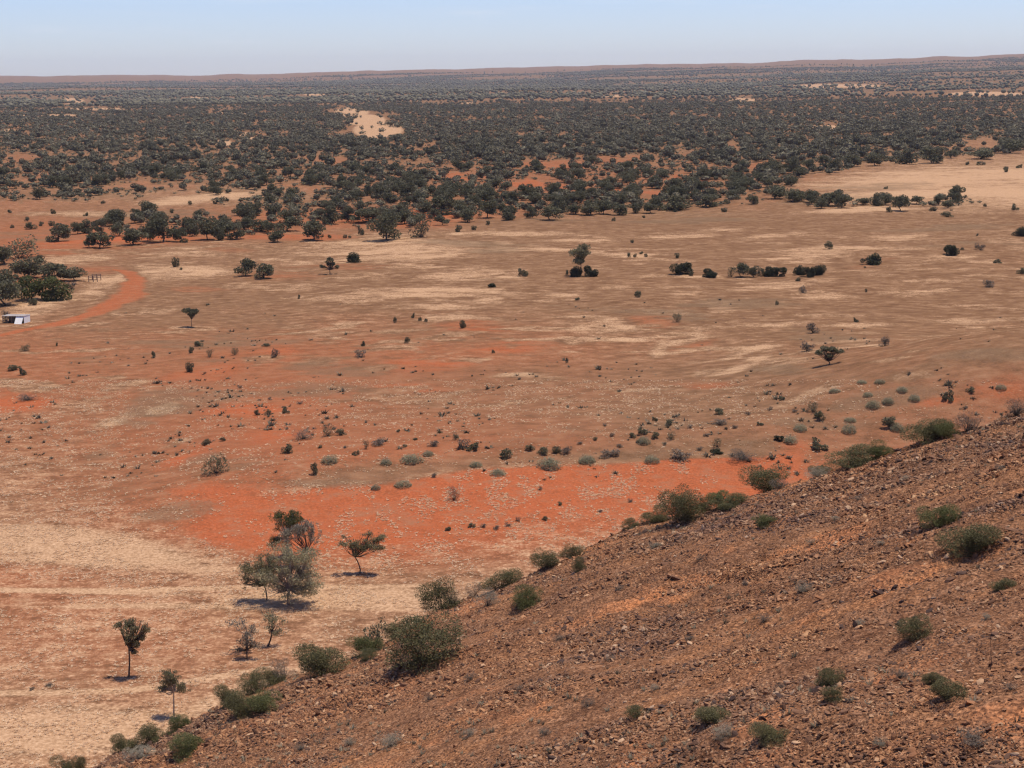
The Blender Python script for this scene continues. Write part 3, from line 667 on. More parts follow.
# ------------------------------------------------------------------ trees near the front of the woodland, each put where the photo shows it
FRONT = [
 (19, 258, 34, 22, 'wispy', 'tall pale brownish tree topping the left-border grove'),
 (5, 264, 22, 18, 'mulga', 'dark tree at the left border, uppermost of the grove'),
 (28, 278, 30, 20, 'mulga', 'broad dark tree in the middle of the left-border grove'),
 (40, 266, 12, 11, 'mulga', 'small dark tree at the upper right of the left-border grove'),
 (11, 290, 26, 20, 'mulga', 'dark tree under the broad one of the left-border grove'),
 (54, 281, 28, 18, 'mulga', 'dark spreading tree right of the broad one in the grove'),
 (76, 281, 20, 13, 'mulga', 'dark tree at the right tip of the grove near the rail pen'),
 (31, 300, 26, 23, 'mulgagreen', 'brighter green tree at the front of the grove above the shed'),
 (57, 299, 28, 22, 'mulgagreen', 'bright green tree, front right of the grove'),
 (6, 305, 26, 24, 'mulga', 'big dark tree at the left border behind the shed'),
 (71, 289, 12, 10, 'smallgrey', 'brown bush between the green tree and the rail pen'),
 (33, 305, 9, 8, 'small', 'dark low bush at the foot of the brighter green tree'),
 (6, 321, 9, 12, 'smallgrey', 'brown bush crowding the left end of the shed'),
 (59, 241, 22, 18, 'mulga', 'dark tree on red soil above the left grove, upper of two'),
 (99, 248, 27, 16, 'mulga', 'dark wide tree lowest in the front line left of the long tree row'),
 (77, 234, 12, 12, 'mulga', 'small tree, left of three joined on red soil'),
 (88, 233, 15, 13, 'mulga', 'tree in the middle of three joined on red soil'),
 (100, 233, 10, 13, 'mulga', 'small upright tree, right of three joined on red soil'),
 (118, 236, 14, 12, 'mulga', 'tree starting the long front row at the left'),
 (135, 245, 24, 17, 'mulga', 'dark tree in the long front row with shade under it, second from left'),
 (148, 241, 14, 16, 'mulga', 'upright tree wedged after the second of the front row'),
 (163, 242, 26, 24, 'mulga', 'largest dark tree in the left half of the front row'),
 (181, 242, 14, 14, 'mulga', 'tree trailing the largest of the left half of the front row'),
 (193, 236, 14, 12, 'mulga', 'small tree in the middle gap of the front row'),
 (208, 240, 22, 22, 'mulga', 'high dark tree right of the front row gap'),
 (219, 240, 12, 14, 'mulga', 'slim tree beside the high dark one right of the gap'),
 (236, 239, 18, 16, 'mulga', 'dark tree over black shade near the right of the front row'),
 (247, 231, 14, 14, 'mulga', 'tree behind the right end of the front row'),
 (199, 219, 10, 10, 'mulga', 'small tree set back above the front row gap'),
 (277, 242, 16, 13, 'mulga', 'small tree on pale trunk at the front between row and big group'),
 (288, 231, 22, 14, 'mulga', 'low dark tree left of the broad tree at the straw edge'),
 (261, 231, 18, 12, 'mulga', 'low tree extending the front row to the right'),
 (313, 240, 25, 20, 'mulga', 'broad dark tree at the straw edge with black shade under it'),
 (273, 220, 14, 16, 'mulga', 'tall tree behind the front between row and big group'),
 (331, 224, 20, 18, 'mulga', 'tree behind the broad straw-edge tree'),
 (347, 222, 14, 16, 'mulga', 'slim tree in the second rank left of the big solitary tree'),
 (368, 222, 28, 14, 'mulga', 'wide flat tree behind the big solitary tree'),
 (387, 213, 12, 11, 'wispy', 'thin pale small tree on red soil behind the big solitary tree'),
 (403, 213, 10, 9, 'wispy', 'thin small tree on red soil right of its thin twin'),
 (442, 225, 14, 10, 'mulga', 'round tree right of the tall pale-crowned tree'),
 (443, 214, 24, 20, 'mulga', 'dense tree over the round one in the centre group'),
 (468, 222, 18, 13, 'mulga', 'round dark tree in front of the centre group'),
 (487, 218, 18, 18, 'mulga', 'dark tree with dark base right in the centre group'),
 (508, 220, 14, 12, 'mulga', 'tree closing the centre group at the right'),
 (532, 218, 12, 12, 'mulga', 'round lone tree between centre group and right rows'),
 (551, 220, 20, 14, 'mulga', 'leaning dark tree at the left start of the right rows'),
 (575, 214, 16, 10, 'mulga', 'tree first in the tidy right front row'),
 (590, 215, 18, 12, 'mulga', 'tree second in the tidy right front row'),
 (604, 214, 16, 13, 'mulga', 'tree third in the tidy right front row'),
 (620, 215, 18, 13, 'mulga', 'tree fourth in the tidy right front row'),
 (635, 213, 14, 10, 'mulga', 'tree fifth in the tidy right front row'),
 (651, 213, 15, 10, 'mulga', 'tree last in the tidy right front row'),
 (675, 210, 30, 14, 'mulga', 'broad dark tree, largest along the right woodland edge'),
 (707, 207, 20, 12, 'mulga', 'dark domed tree right of the broad one on the right edge'),
 (727, 204, 8, 6, 'small', 'small tree right of the domed one'),
 (775, 199, 22, 13, 'mulga', 'dark tree left in the outlying strip right of the woodland'),
 (796, 201, 20, 12, 'mulga', 'dark tree second in the outlying strip'),
 (811, 204, 12, 9, 'mulga', 'small tree third in the outlying strip'),
 (828, 206, 26, 14, 'mulga', 'largest dark clump-like tree of the outlying strip'),
 (842, 208, 16, 13, 'mulga', 'tree hugging the largest of the outlying strip'),
 (862, 205, 14, 7, 'mulga', 'low tree right of the largest of the outlying strip'),
 (877, 206, 12, 13, 'mulga', 'pointed tree rising from the outlying strip'),
 (900, 206, 16, 9, 'mulga', 'low tree in the right half of the outlying strip'),
 (917, 204, 12, 8, 'mulga', 'low round tree near the right end of the outlying strip'),
 (939, 205, 10, 10, 'mulga', 'tree near the right end of the outlying strip'),
 (948, 208, 12, 8, 'mulga', 'tree ending the outlying strip'),
 (793, 174, 12, 16, 'mulga', 'upright tree breaking out over the straw at the right edge of the woodland'),
 (776, 171, 20, 12, 'mulga', 'dark tree left of the upright breaking-out one'),
 (851, 167, 18, 12, 'mulga', 'dark tree on the straw border of the woodland'),
 (876, 166, 18, 13, 'mulga', 'dark tree right of the first on the straw border'),
 (905, 164, 20, 14, 'mulga', 'round dark tree on the straw border further right'),
 (932, 163, 22, 16, 'mulga', 'largest dark tree on the straw border'),
 (951, 158, 12, 8, 'mulga', 'small tree right of the largest on the straw border'),
 (980, 159, 24, 10, 'mulga', 'wide low tree in the pale clearing at the right'),
 (1010, 153, 26, 14, 'mulga', 'large dark tree at the right end of the straw border'),
]
WG = 'trees of the woodland beyond the plain'
for (u, v, wd, hh, kd, lab) in FRONT:
    tree = kd in ('mulga', 'mulgagreen', 'wispy')
    at(kd, u, v, wd, hh, lab, 'p', WG if tree else None, 'tree' if tree else 'shrub', 'woodland_tree' if tree else None)
N_WOOD = sum(1 for f in FRONT if f[4] in ('mulga', 'mulgagreen', 'wispy'))

# ------------------------------------------------------------------ shed and rail pen
def boxv(x0, x1, y0, y1, z0, z1):
    V = np.array([(x, y, z) for x in (x0, x1) for y in (y0, y1) for z in (z0, z1)], float)
    return V, np.array([(0, 1, 3, 2), (4, 6, 7, 5), (0, 4, 5, 1), (2, 3, 7, 6), (0, 2, 6, 4), (1, 5, 7, 3)])
def plainmat(name, a, c, sc=3.0, rough=.6, metal=0):
    m, nt, b = newmat(name); n = N(nt, 'ShaderNodeTexNoise', Scale=sc, Detail=4.0)
    nt.links.new(ramp(nt, n.outputs[0], [(.3, a), (.7, c)]), b.inputs['Base Color']); b.inputs['Roughness'].default_value = rough; b.inputs['Metallic'].default_value = metal; return m
WHITE = plainmat('white_sheet_iron', (.74, .71, .65), (.84, .81, .75)); RUST = plainmat('old_timber', (.20, .13, .09), (.34, .23, .16))
x, y, t_ = hit(17, 322, 'p'); z = float(plain_h(np.array([x]), np.array([y]))[0])
shed = obj('shed', None, label='small open-fronted shed with flat pale roof and white end wall', category='shed'); shed.location = (x, y, z - .1); shed.rotation_euler = (0, 0, R(-8))
s = t_ / F
def corr(x0, x1, y0, y1, z0, z1, n=14):       # corrugated sheet roof
    xs_ = np.linspace(x0, x1, n * 4 + 1); zz = np.sin(np.arange(len(xs_)) * np.pi / 2) * .03
    V = []; 
    for a, b in zip(xs_, zz): V += [(a, y0, z0 + b), (a, y1, z1 + b), (a, y0, z0 + b - .03), (a, y1, z1 + b - .03)]
    Fc = []
    for i in range(len(xs_) - 1):
        k = i * 4; Fc += [(k, k + 4, k + 5, k + 1), (k + 2, k + 3, k + 7, k + 6), (k, k + 2, k + 6, k + 4), (k + 1, k + 5, k + 7, k + 3)]
    k = (len(xs_) - 1) * 4; Fc += [(0, 1, 3, 2), (k, k + 2, k + 3, k + 1)]
    return np.array(V), np.array(Fc)
obj('roof', mesh('roof', *corr(-12 * s, 11.5 * s, -2.2, 1.7, 7.8 * s, 7.2 * s), plainmat('grey_roof_iron', (.24, .20, .18), (.40, .36, .33))), shed)
lv, lf = boxv(3.4 * s, 11 * s, -2.0, -1.92, 0, 7.4 * s); lv[:, 1] -= np.where(lv[:, 2] < .1, 1.5, 0)  # foot pushed forward: slope added so the sun brightens this white sheet
obj('end_wall', mesh('end_wall', lv, lf, WHITE), shed, label='white front sheet at the right end, slope added to catch the sun')
obj('wall', mesh('wall', *boxv(10.92 * s, 11 * s + .05, -1.9, 1.5, 0, 7.3 * s), WHITE), shed)
obj('back_wall', mesh('back_wall', *boxv(-11.5 * s, 10.9 * s, 1.42, 1.5, 0, 7.0 * s), RUST), shed)
for px_ in (-11.3, -6.5, -2):
    obj('post', mesh('post', *boxv(px_ * s, px_ * s + .14, -1.98, -1.84, 0, 7.5 * s), RUST), shed)
x, y, t_ = hit(93, 282, 'p'); z = float(plain_h(np.array([x]), np.array([y]))[0]); s = t_ / F
pen = obj('rail_pen', None, label='small timber rail yard beside the straw patch at the grove tip', category='pen'); pen.location = (x, y, z - .05)
for px_ in (-4.5, 0, 4):
    for py_ in (0, 4):
        obj('post', mesh('post', *boxv(px_ * s, px_ * s + .2, py_, py_ + .2, 0, 6.4 * s), RUST), pen)
for zz in (2.4, 4.2, 5.9):
    obj('rail', mesh('rail', *boxv(-4.5 * s, 4.2 * s, -.09, -.01, zz * s, zz * s + .12), RUST), pen)
    obj('rail', mesh('rail', *boxv(-4.5 * s, 4.2 * s, 4.21, 4.3, zz * s, zz * s + .16), RUST), pen)


# ------------------------------------------------------------------ woodland
WB_U = [-200, 0, 100, 200, 250, 320, 430, 500, 600, 700, 790, 800, 830, 860, 900, 950, 1000, 1200]
WB_V = [205, 203, 200, 199, 210, 220, 221, 216, 211, 207, 199, 180, 173, 166, 162, 158, 154, 146]
CLEAR = [(378, 130, 26, 9), (352, 112, 18, 5), (365, 120, 22, 6), (246, 138, 8, 6), (222, 143, 10, 4), (198, 99, 12, 2.5), (72, 101, 13, 3), (85, 109, 45, 1.2), (50, 115, 55, 1.0), (8, 132, 12, 3),
         (825, 128, 22, 3), (838, 86, 48, 2.2), (985, 94, 40, 2.5), (240, 112, 22, 2), (740, 100, 18, 2), (612, 96, 12, 1.2), (468, 103, 8, 1), (315, 94, 12, 2), (60, 83, 60, 1.5), (170, 82, 40, 2),
         (700, 152, 12, 4), (595, 160, 12, 4), (560, 165, 25, 6), (620, 160, 14, 5), (20, 158, 30, 4), (50, 178, 20, 3), (150, 186, 40, 3), (980, 144, 40, 4), (960, 150, 30, 4), (515, 135, 8, 3), (575, 136, 8, 3), (300, 190, 30, 4), (540, 185, 18, 5), (460, 175, 18, 4), (765, 165, 25, 4), (690, 180, 12, 4), (330, 160, 12, 5), (20, 205, 60, 4), (190, 196, 60, 4), (640, 193, 20, 3), (925, 132, 12, 2.5), (420, 148, 15, 4), (735, 147, 20, 3), (595, 93, 30, 1.2), (880, 160, 20, 2)]
CLEAR = np.array(CLEAR, float)

def cover(u, v):
    """share of the view line that trees hide, 0..1"""
    vb = np.interp(u, WB_U, WB_V)
    u = u + 14 * np.sin(v * .31 + u * .05) + 6 * np.sin(v * .9 - u * .11); v = v + 2.0 * np.sin(u * .13 + 1.3) + 1.2 * np.sin(u * .37)
    c = np.where(v < 135, .965, np.where(v < 160, .87, .70))
    c = np.where((u < 270) & (v > 150), .66, c)
    c = np.where((v < 84), .85, c)
    c = np.where((u > 420) & (v < 83), .6, c)
    c = c * (v < vb)
    for (a, b, p, q) in CLEAR:
        d = ((u - a) / p) ** 2 + ((v - b) / q) ** 2
        c = c * (.14 + .86 * sstep(.5, 1.7, d))
    # scattered outer band right and left
    band = (np.abs(v - 203 - (u - 860) * .015) < 5) & (u > 800) & (u < 965)
    c = np.where(band, .42, c)
    bl = (v > 212) & (v < 236) & (u > 95) & (u < 270)
    c = np.where(bl, np.where(v > 222, .60, .34), c)
    bb = (v > 204) & (v < 232) & (u > 270) & (u < 440) & (v > vb); c = np.where(bb, .45 * (v < 226), c)
    return c

def scatter_wood(r0, r1, seed, size, nmax):
    rng = np.random.default_rng(seed)
    amax = R(23.5)
    area = amax * (r1 * r1 - r0 * r0)
    n = int(area * nmax)
    r = np.sqrt(rng.uniform(r0 * r0, r1 * r1, n)); a = rng.uniform(-amax, amax, n)
    x = r * np.sin(a); y = r * np.cos(a); z = plain_h(x, y)
    u, v, w = project(x, y, z)
    c = np.clip(cover(u, v), 0, .98)
    tau = -np.log(1 - c)
    tan = (CAMZ - 0) / r
    s = size * (1 + .0 * r)
    dens = tau * tan / (s * s * .75 * .62)
    cl = fbm(x / 34, y / 34, 71, 3)
    dens = dens * (.40 + 1.2 * sstep(.36, .60, cl)) * 1.0
    dens = np.where(r > 4800, np.maximum(dens, .0024 * (.10 + 1.5 * sstep(.40, .56, fbm(x / 1000, y / 420, 77, 3)))), dens)
    strip = fbm(x / 900, y / 330, 83, 4)
    dens = dens * np.where(r > 2600, .15 + 1.1 * sstep(.36, .48, strip + .10 * (u < 420)), 1)
    keep = rng.random(n) < dens / nmax
    return x[keep], y[keep], z[keep], u[keep], v[keep]

xs, ys, zs, us, vs = [np.concatenate(q) for q in zip(scatter_wood(560, 1500, 1, 4.7, .034), scatter_wood(1500, 3200, 2, 5.2, .018), scatter_wood(3200, 11800, 3, 7.6, .005))]
# keep spacing from hand-placed trees
UP = np.array([(a, b, c) for a, b, c in USED])
near = np.hypot(xs, ys) < 1000
ok = np.ones(len(xs), bool)
idx = np.nonzero(near)[0]
if len(UP):
    for i in idx:
        if np.any(np.hypot(UP[:, 0] - xs[i], UP[:, 1] - ys[i]) < UP[:, 2] * .5 + 2.0): ok[i] = False
xs, ys, zs, us, vs = [q[ok] for q in (xs, ys, zs, us, vs)]
rr = np.hypot(xs, ys)
rg = np.random.default_rng(5)
size = np.clip(rg.lognormal(-.12, .32, len(xs)), .42, 1.45) * np.where(rr > 3200, 8.0, np.where(rr > 1500, 5.2, 4.8))
px = size * F / rr
inview = (us > -4) & (us < 1028)
order = np.argsort(-np.where(inview, px, 0))
first = order[:max(0, 300 - N_WOOD)]
for i in first:
    k = int(rg.integers(0, len(variants('mulga'))))
    put('mulga', k, xs[i], ys[i], zs[i] - .1, size[i] * 1.05, size[i] * rg.uniform(.75, 1.0), rg.uniform(0, 6.28),
        'dark grey-green tree, one of the similar ones crowding the woodland beyond the plain', 'tree', 'trees of the woodland beyond the plain', 'woodland_tree')
rest = np.ones(len(xs), bool); rest[first] = False
xr, yr, zr, sr, rr_ = xs[rest], ys[rest], zs[rest], size[rest], rr[rest]

def ico(sub):
    import bmesh
    bm = bmesh.new(); bmesh.ops.create_icosphere(bm, subdivisions=sub, radius=1)
    V = np.array([v.co[:] for v in bm.verts]); Fc = np.array([[v.index for v in f.verts] for f in bm.faces]); bm.free()
    return V, Fc

def far_template(seed, sub, ncard, csize):
    rng = np.random.default_rng(seed)
    parts = []
    bv, bf = ico(sub)
    nl = 5 if sub >= 2 else 3
    for i in range(nl):
        a = rng.uniform(0, 6.28); r = .22 * (i > 0) * rng.uniform(.7, 1.2)
        q = rng.uniform(.17, .28)
        v = bv * q * (1 + rng.normal(0, .2, (len(bv), 1))) * [1.05, 1.05, .85]
        parts.append((v + [math.cos(a) * r, math.sin(a) * r, rng.uniform(.4, .62)], bf))
    V, T = join(parts)
    C = unit(rng.normal(size=(ncard, 3))) * [.48, .48, .36] * rng.uniform(.8, 1.08, (ncard, 1)) + [0, 0, .56]
    cv, cf = cards(C, csize, rng, .8)
    cf = np.concatenate([cf[:, [0, 1, 2]], cf[:, [0, 2, 3]]]) + len(V)
    V = np.concatenate([V, cv]); T = np.concatenate([T, cf])
    V[:, 2] = np.maximum(V[:, 2], 0)
    return V, T

def bake(X, Y, Z, S, templates, rng, hs=(.6, 1.25), ws=1.05, rot=(0, 6.28)):
    VV = []; FF = []; TT = []; k0 = 0
    ch = rng.integers(0, len(templates), len(X))
    for k, (tv, tf) in enumerate(templates):
        m = ch == k; n = m.sum()
        if n == 0: continue
        a = rng.uniform(*rot, n); c = np.cos(a)[:, None]; s = np.sin(a)[:, None]
        S_ = S[m][:, None]; H = S_ * rng.uniform(*hs, (n, 1))
        vx = (tv[:, 0] * c - tv[:, 1] * s) * S_ * ws + X[m][:, None]
        vy = (tv[:, 0] * s + tv[:, 1] * c) * S_ * ws + Y[m][:, None]
        vz = tv[:, 2] * H + Z[m][:, None]
        VV.append(np.stack([vx, vy, vz], -1).reshape(-1, 3))
        FF.append((tf[None] + (np.arange(n) * len(tv))[:, None, None] + k0).reshape(-1, tf.shape[1]))
        TT.append(np.repeat(np.clip(rng.normal(.45, .28, n), 0, 1), len(tv)))
        k0 += n * len(tv)
    return np.concatenate(VV), np.concatenate(FF), np.concatenate(TT)

TN = [far_template(s, 2, 190, .15) for s in range(8)]
TM = [far_template(20 + s, 1, 40, .22) for s in range(8)]
TF = [far_template(40 + s, 1, 0, .3) if 0 else (lambda v, f: (v * [.5, .5, .42] + [0, 0, .42], f))(*ico(1)) for s in range(1)]
m1 = rr_ < 1400; m2 = (rr_ >= 1400) & (rr_ < 3200); m3 = rr_ >= 3200
B = []
for mm, T in ((m1, TN), (m2, TM), (m3, TF)):
    if mm.any(): B.append(bake(xr[mm], yr[mm], zr[mm] - .1, sr[mm], T, rg))
V = np.concatenate([b[0] for b in B]); t = np.concatenate([b[2] for b in B])
off = np.cumsum([0] + [len(b[0]) for b in B][:-1])
Fc = np.concatenate([b[1] + o for b, o in zip(B, off)])
obj('distant_woodland', mesh('distant_woodland', V, Fc, M['far'], tint=t), kind='stuff', label='dark scrubby woodland stretching away to the horizon', category='woodland')
print('woodland', len(xs), 'faces', len(Fc))

# undergrowth between the woodland trees
q = np.random.default_rng(64); n = 90000
r_ = np.sqrt(q.uniform(560 ** 2, 1900 ** 2, n)); a_ = q.uniform(-R(23), R(23), n)
x = r_ * np.sin(a_); y = r_ * np.cos(a_); z = plain_h(x, y); u, v, w_ = project(x, y, z)
cvr = cover(u, v); k = (cvr > .35) & (q.random(n) < .34 * (.3 + sstep(.4, .6, fbm(x / 22, y / 22, 131, 3))))
x, y, z = x[k], y[k], z[k]
V, Fc, t = bake(x, y, z - .05, q.lognormal(.62, .35, len(x)), [far_template(60 + s, 1, 36, .26) for s in range(6)], q, hs=(.5, .85), ws=1.1)
obj('woodland_scrub', mesh('woodland_scrub', V, Fc, M['far'], tint=t), kind='stuff', label='low dark scrub between the trees of the woodland', category='scrub')

# ------------------------------------------------------------------ ground colour fields
COLS = np.array([0, 128, 256, 384, 512, 640, 768, 896, 1024.])
TAB = [  # v, straw x9, red x9
 (60,  [.15]*9, [.15]*9), (84, [.25]*9, [.2]*9), (110, [.3]*9, [.2]*9),
 (150, [.35,.35,.35,.35,.3,.3,.3,.4,.5], [.4]*9),
 (175, [.3,.3,.3,.3,.2,.2,.25,.6,.7], [.55,.55,.55,.6,.8,.8,.6,.15,.05]),
 (197, [.35,.5,.55,.3,.1,.15,.3,.75,.8], [.5,.35,.3,.65,.85,.7,.5,.1,.05]),
 (215, [.4,.3,.3,.25,.45,.45,.4,.45,.5], [.45,.35,.55,.75,.4,.1,.1,.1,.1]),
 (235, [.25,.25,.3,.55,.4,.4,.35,.5,.5], [.6,.7,.6,.3,.1,.1,.1,.1,.1]),
 (250, [.25,.4,.6,.6,.45,.4,.42,.5,.4], [.6,.35,.15,.05,.1,.15,.1,.1,.2]),
 (268, [.5,.5,.5,.55,.45,.35,.4,.42,.4], [.4,.2,.25,.1,.1,.15,.1,.1,.2]),
 (292, [.6,.4,.38,.45,.5,.42,.42,.38,.38], [.2,.2,.2,.1,.1,.15,.1,.1,.15]),
 (320, [.5,.4,.4,.45,.4,.5,.45,.4,.4], [.3,.2,.2,.3,.25,.2,.15,.15,.15]),
 (350, [.32,.3,.2,.25,.3,.4,.4,.28,.3], [.5,.4,.55,.5,.45,.35,.3,.35,.25]),
 (380, [.35,.35,.18,.25,.35,.3,.35,.2,.2], [.5,.45,.62,.5,.35,.3,.3,.4,.45]),
 (410, [.42,.35,.15,.2,.28,.28,.25,.15,.15], [.5,.45,.65,.45,.35,.3,.35,.48,.5]),
 (440, [.48,.32,.15,.15,.15,.15,.15,.15,.1], [.45,.52,.65,.6,.5,.45,.5,.5,.5]),
 (457, [.48,.32,.18,.18,.18,.15,.15,.15,.1], [.45,.52,.6,.6,.55,.55,.6,.55,.5]),
 (468, [.5,.32,.22,.25,.2,.1,.08,.1,.1], [.42,.55,.6,.6,.95,1,1,.8,.8]),
 (492, [.55,.28,.2,.1,.1,.15,.2,.2,.2], [.45,.6,.8,1,1,1,1,1,1]),
 (530, [.6,.45,.22,.15,.3,.4,.3,.3,.3], [.45,.6,.9,1,.9,.8,.8,1,1]),
 (556, [.6,.62,.4,.3,.5,.6,.5,.5,.5], [.5,.5,.7,.75,.6,.5,.5,.5,.5]),
 (576, [.5,.58,.6,.52,.6,.6,.5,.5,.5], [.65,.55,.45,.5,.45,.4,.5,.5,.5]),
 (600, [.52,.55,.6,.62,.6,.6,.5,.5,.5], [.6,.55,.45,.4,.4,.3,.3,.3,.3]),
 (650, [.55,.52,.56,.6,.6,.6,.5,.5,.5], [.58,.6,.5,.45,.4,.3,.3,.3,.3]),
 (710, [.64,.62,.62,.6,.6,.6,.5,.5,.5], [.48,.48,.45,.3,.3,.3,.3,.3,.3]),
 (900, [.66]*9, [.45]*9),
]
TV = np.array([r_[0] for r_ in TAB], float); TS = np.array([r_[1] for r_ in TAB]); TR = np.array([r_[2] for r_ in TAB])
def table(T, u, v):
    cu = np.clip(np.interp(u, COLS, np.arange(9)), 0, 8); cv = np.interp(v, TV, np.arange(len(TV)))
    i = np.clip(np.floor(cv).astype(int), 0, len(TV) - 2); j = np.clip(np.floor(cu).astype(int), 0, 7)
    fi = cv - i; fj = cu - j
    return (T[i, j] * (1 - fj) + T[i, j + 1] * fj) * (1 - fi) + (T[i + 1, j] * (1 - fj) + T[i + 1, j + 1] * fj) * fi
# straw patches: u v a b slope
STRAW = [(528,377,32,5,0),(600,328,38,11,.1),(660,350,10,7,-.4),(748,364,22,4,-.35),(745,352,20,3,-.3),(690,293,17,2.5,0),(455,293,62,5,0),(430,307,45,3,0),(440,319,30,4,-.1),(312,332,30,7,.15),(328,342,12,3,0),(355,331,16,3,0),(810,394,26,5,-.4),(822,253,38,6,-.1),(898,238,28,3,-.1),
 (945,258,34,4,-.12),(960,321,26,2.5,0),(830,297,28,2,0),(950,305,24,2,0),(925,293,26,3,-.1),(615,288,18,2.5,0),(560,295,14,2,0),(125,386,22,4,-.2),(490,298,16,5,0),(100,428,26,6,-.4),(165,408,14,4,-.3),(178,442,16,3,-.3),(40,306,42,9,-.3),(100,288,22,9,-.3),(122,279,10,7,-.2),(178,270,45,7,0),(400,250,85,9,0),(480,275,45,7,0),
 (700,233,55,4,-.1),(545,249,60,3,0),(590,240,35,3,0),(770,236,30,3,-.1),(875,196,60,4,-.05),(930,178,110,8,-.05),(1000,192,60,4,0),(860,210,50,3,-.05),(520,234,60,3,0),(210,198,60,4,-.1),(95,214,60,3,0),(930,281,30,2,0),(780,325,22,2.5,-.1),(688,341,24,4,-.2),(505,243,10,2,0),(700,277,20,2,0),(780,285,48,4,-.1),(620,254,40,2.5,0),(860,325,28,2.5,0),(870,345,20,2,0),(185,253,40,4,0),(65,260,45,4,-.1),
 (120,592,110,3,.02),(340,598,110,9,0),(60,545,110,14,.05),(150,560,80,14,.1),(250,703,60,16,-.3),(645,490,26,3,-.1),(60,735,120,20,0),(180,606,160,3,0)]
RED = [(655,320,26,7,0),(690,345,22,4,-.2),(520,345,45,6,-.05),(345,268,40,4,0),(290,276,40,4,0),(480,328,25,3,.0),(465,325,30,5,0),(200,290,30,3,0),(200,375,40,8,-.2),(275,350,30,6,0),(240,410,30,5,0),(270,437,30,6,-.1),(190,455,30,6,-.4),(1008,388,34,12,-.15),(940,402,22,4,-.15),(790,448,22,12,-.3),(745,470,30,8,-.2),
 (225,250,25,3,0),(400,218,60,7,0),(300,238,50,3,0),(100,270,35,4,0),(60,240,50,12,0),(120,240,60,4,0),(35,285,28,12,0),(860,268,18,3,-.1),(885,258,20,3,-.1),(700,385,30,4,0),(420,390,35,5,0),(310,530,100,16,0),(420,500,130,14,0),(560,485,130,10,-.05),(690,472,70,9,-.1),(250,505,60,14,.1),(20,400,30,9,-.1),(420,365,40,5,0)]
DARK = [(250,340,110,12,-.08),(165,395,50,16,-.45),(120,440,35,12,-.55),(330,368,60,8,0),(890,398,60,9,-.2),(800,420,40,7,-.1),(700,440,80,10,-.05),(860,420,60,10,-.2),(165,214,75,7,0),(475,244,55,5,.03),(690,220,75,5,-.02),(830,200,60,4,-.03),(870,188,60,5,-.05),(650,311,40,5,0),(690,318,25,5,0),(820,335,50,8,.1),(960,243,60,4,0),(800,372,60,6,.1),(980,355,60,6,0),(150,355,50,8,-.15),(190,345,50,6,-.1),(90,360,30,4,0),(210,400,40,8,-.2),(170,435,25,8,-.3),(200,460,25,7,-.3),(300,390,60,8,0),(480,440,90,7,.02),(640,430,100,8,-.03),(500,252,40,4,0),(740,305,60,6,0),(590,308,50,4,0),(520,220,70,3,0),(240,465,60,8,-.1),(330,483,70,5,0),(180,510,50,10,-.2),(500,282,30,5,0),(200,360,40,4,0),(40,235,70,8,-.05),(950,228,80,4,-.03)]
TRACK = [(-60, 345, 2.5), (0, 334, 2.6), (40, 327, 3), (75, 320, 4.5), (97, 312, 7.5), (115, 303, 9), (130, 293, 11), (137, 283, 9), (132, 275, 5), (120, 271, 2.5)]

def blobs(L, u, v, x, y, wob=.5):
    out = np.zeros_like(u); q = (fbm(x * .035, y * .09, 91, 5) - .5) * 7.0 * wob + (fbm(x * .11, y * .35, 93, 3) - .5) * 2.4
    for a, b, p, s, k in L:
        dv = v - b - k * (u - a)
        out = np.maximum(out, 1 - sstep(-.6, 2.1, ((u - a) / p) ** 2 + (dv / s) ** 2 + q))
    return out

def seg_mask(u, v, pts, asp=2.2):
    out = np.zeros_like(u)
    P = np.array(pts, float)
    for (a, b, w0), (c, d, w1) in zip(P[:-1], P[1:]):
        L2 = (c - a) ** 2 + ((d - b) * asp) ** 2
        t = np.clip(((u - a) * (c - a) + (v - b) * asp * (d - b) * asp) / L2, 0, 1)
        dist = np.hypot(u - a - t * (c - a), (v - b - t * (d - b)) * asp)
        w = (w0 + (w1 - w0) * t) * 1.6
        out = np.maximum(out, 1 - sstep(.5, 1.25, dist / w))
    return out

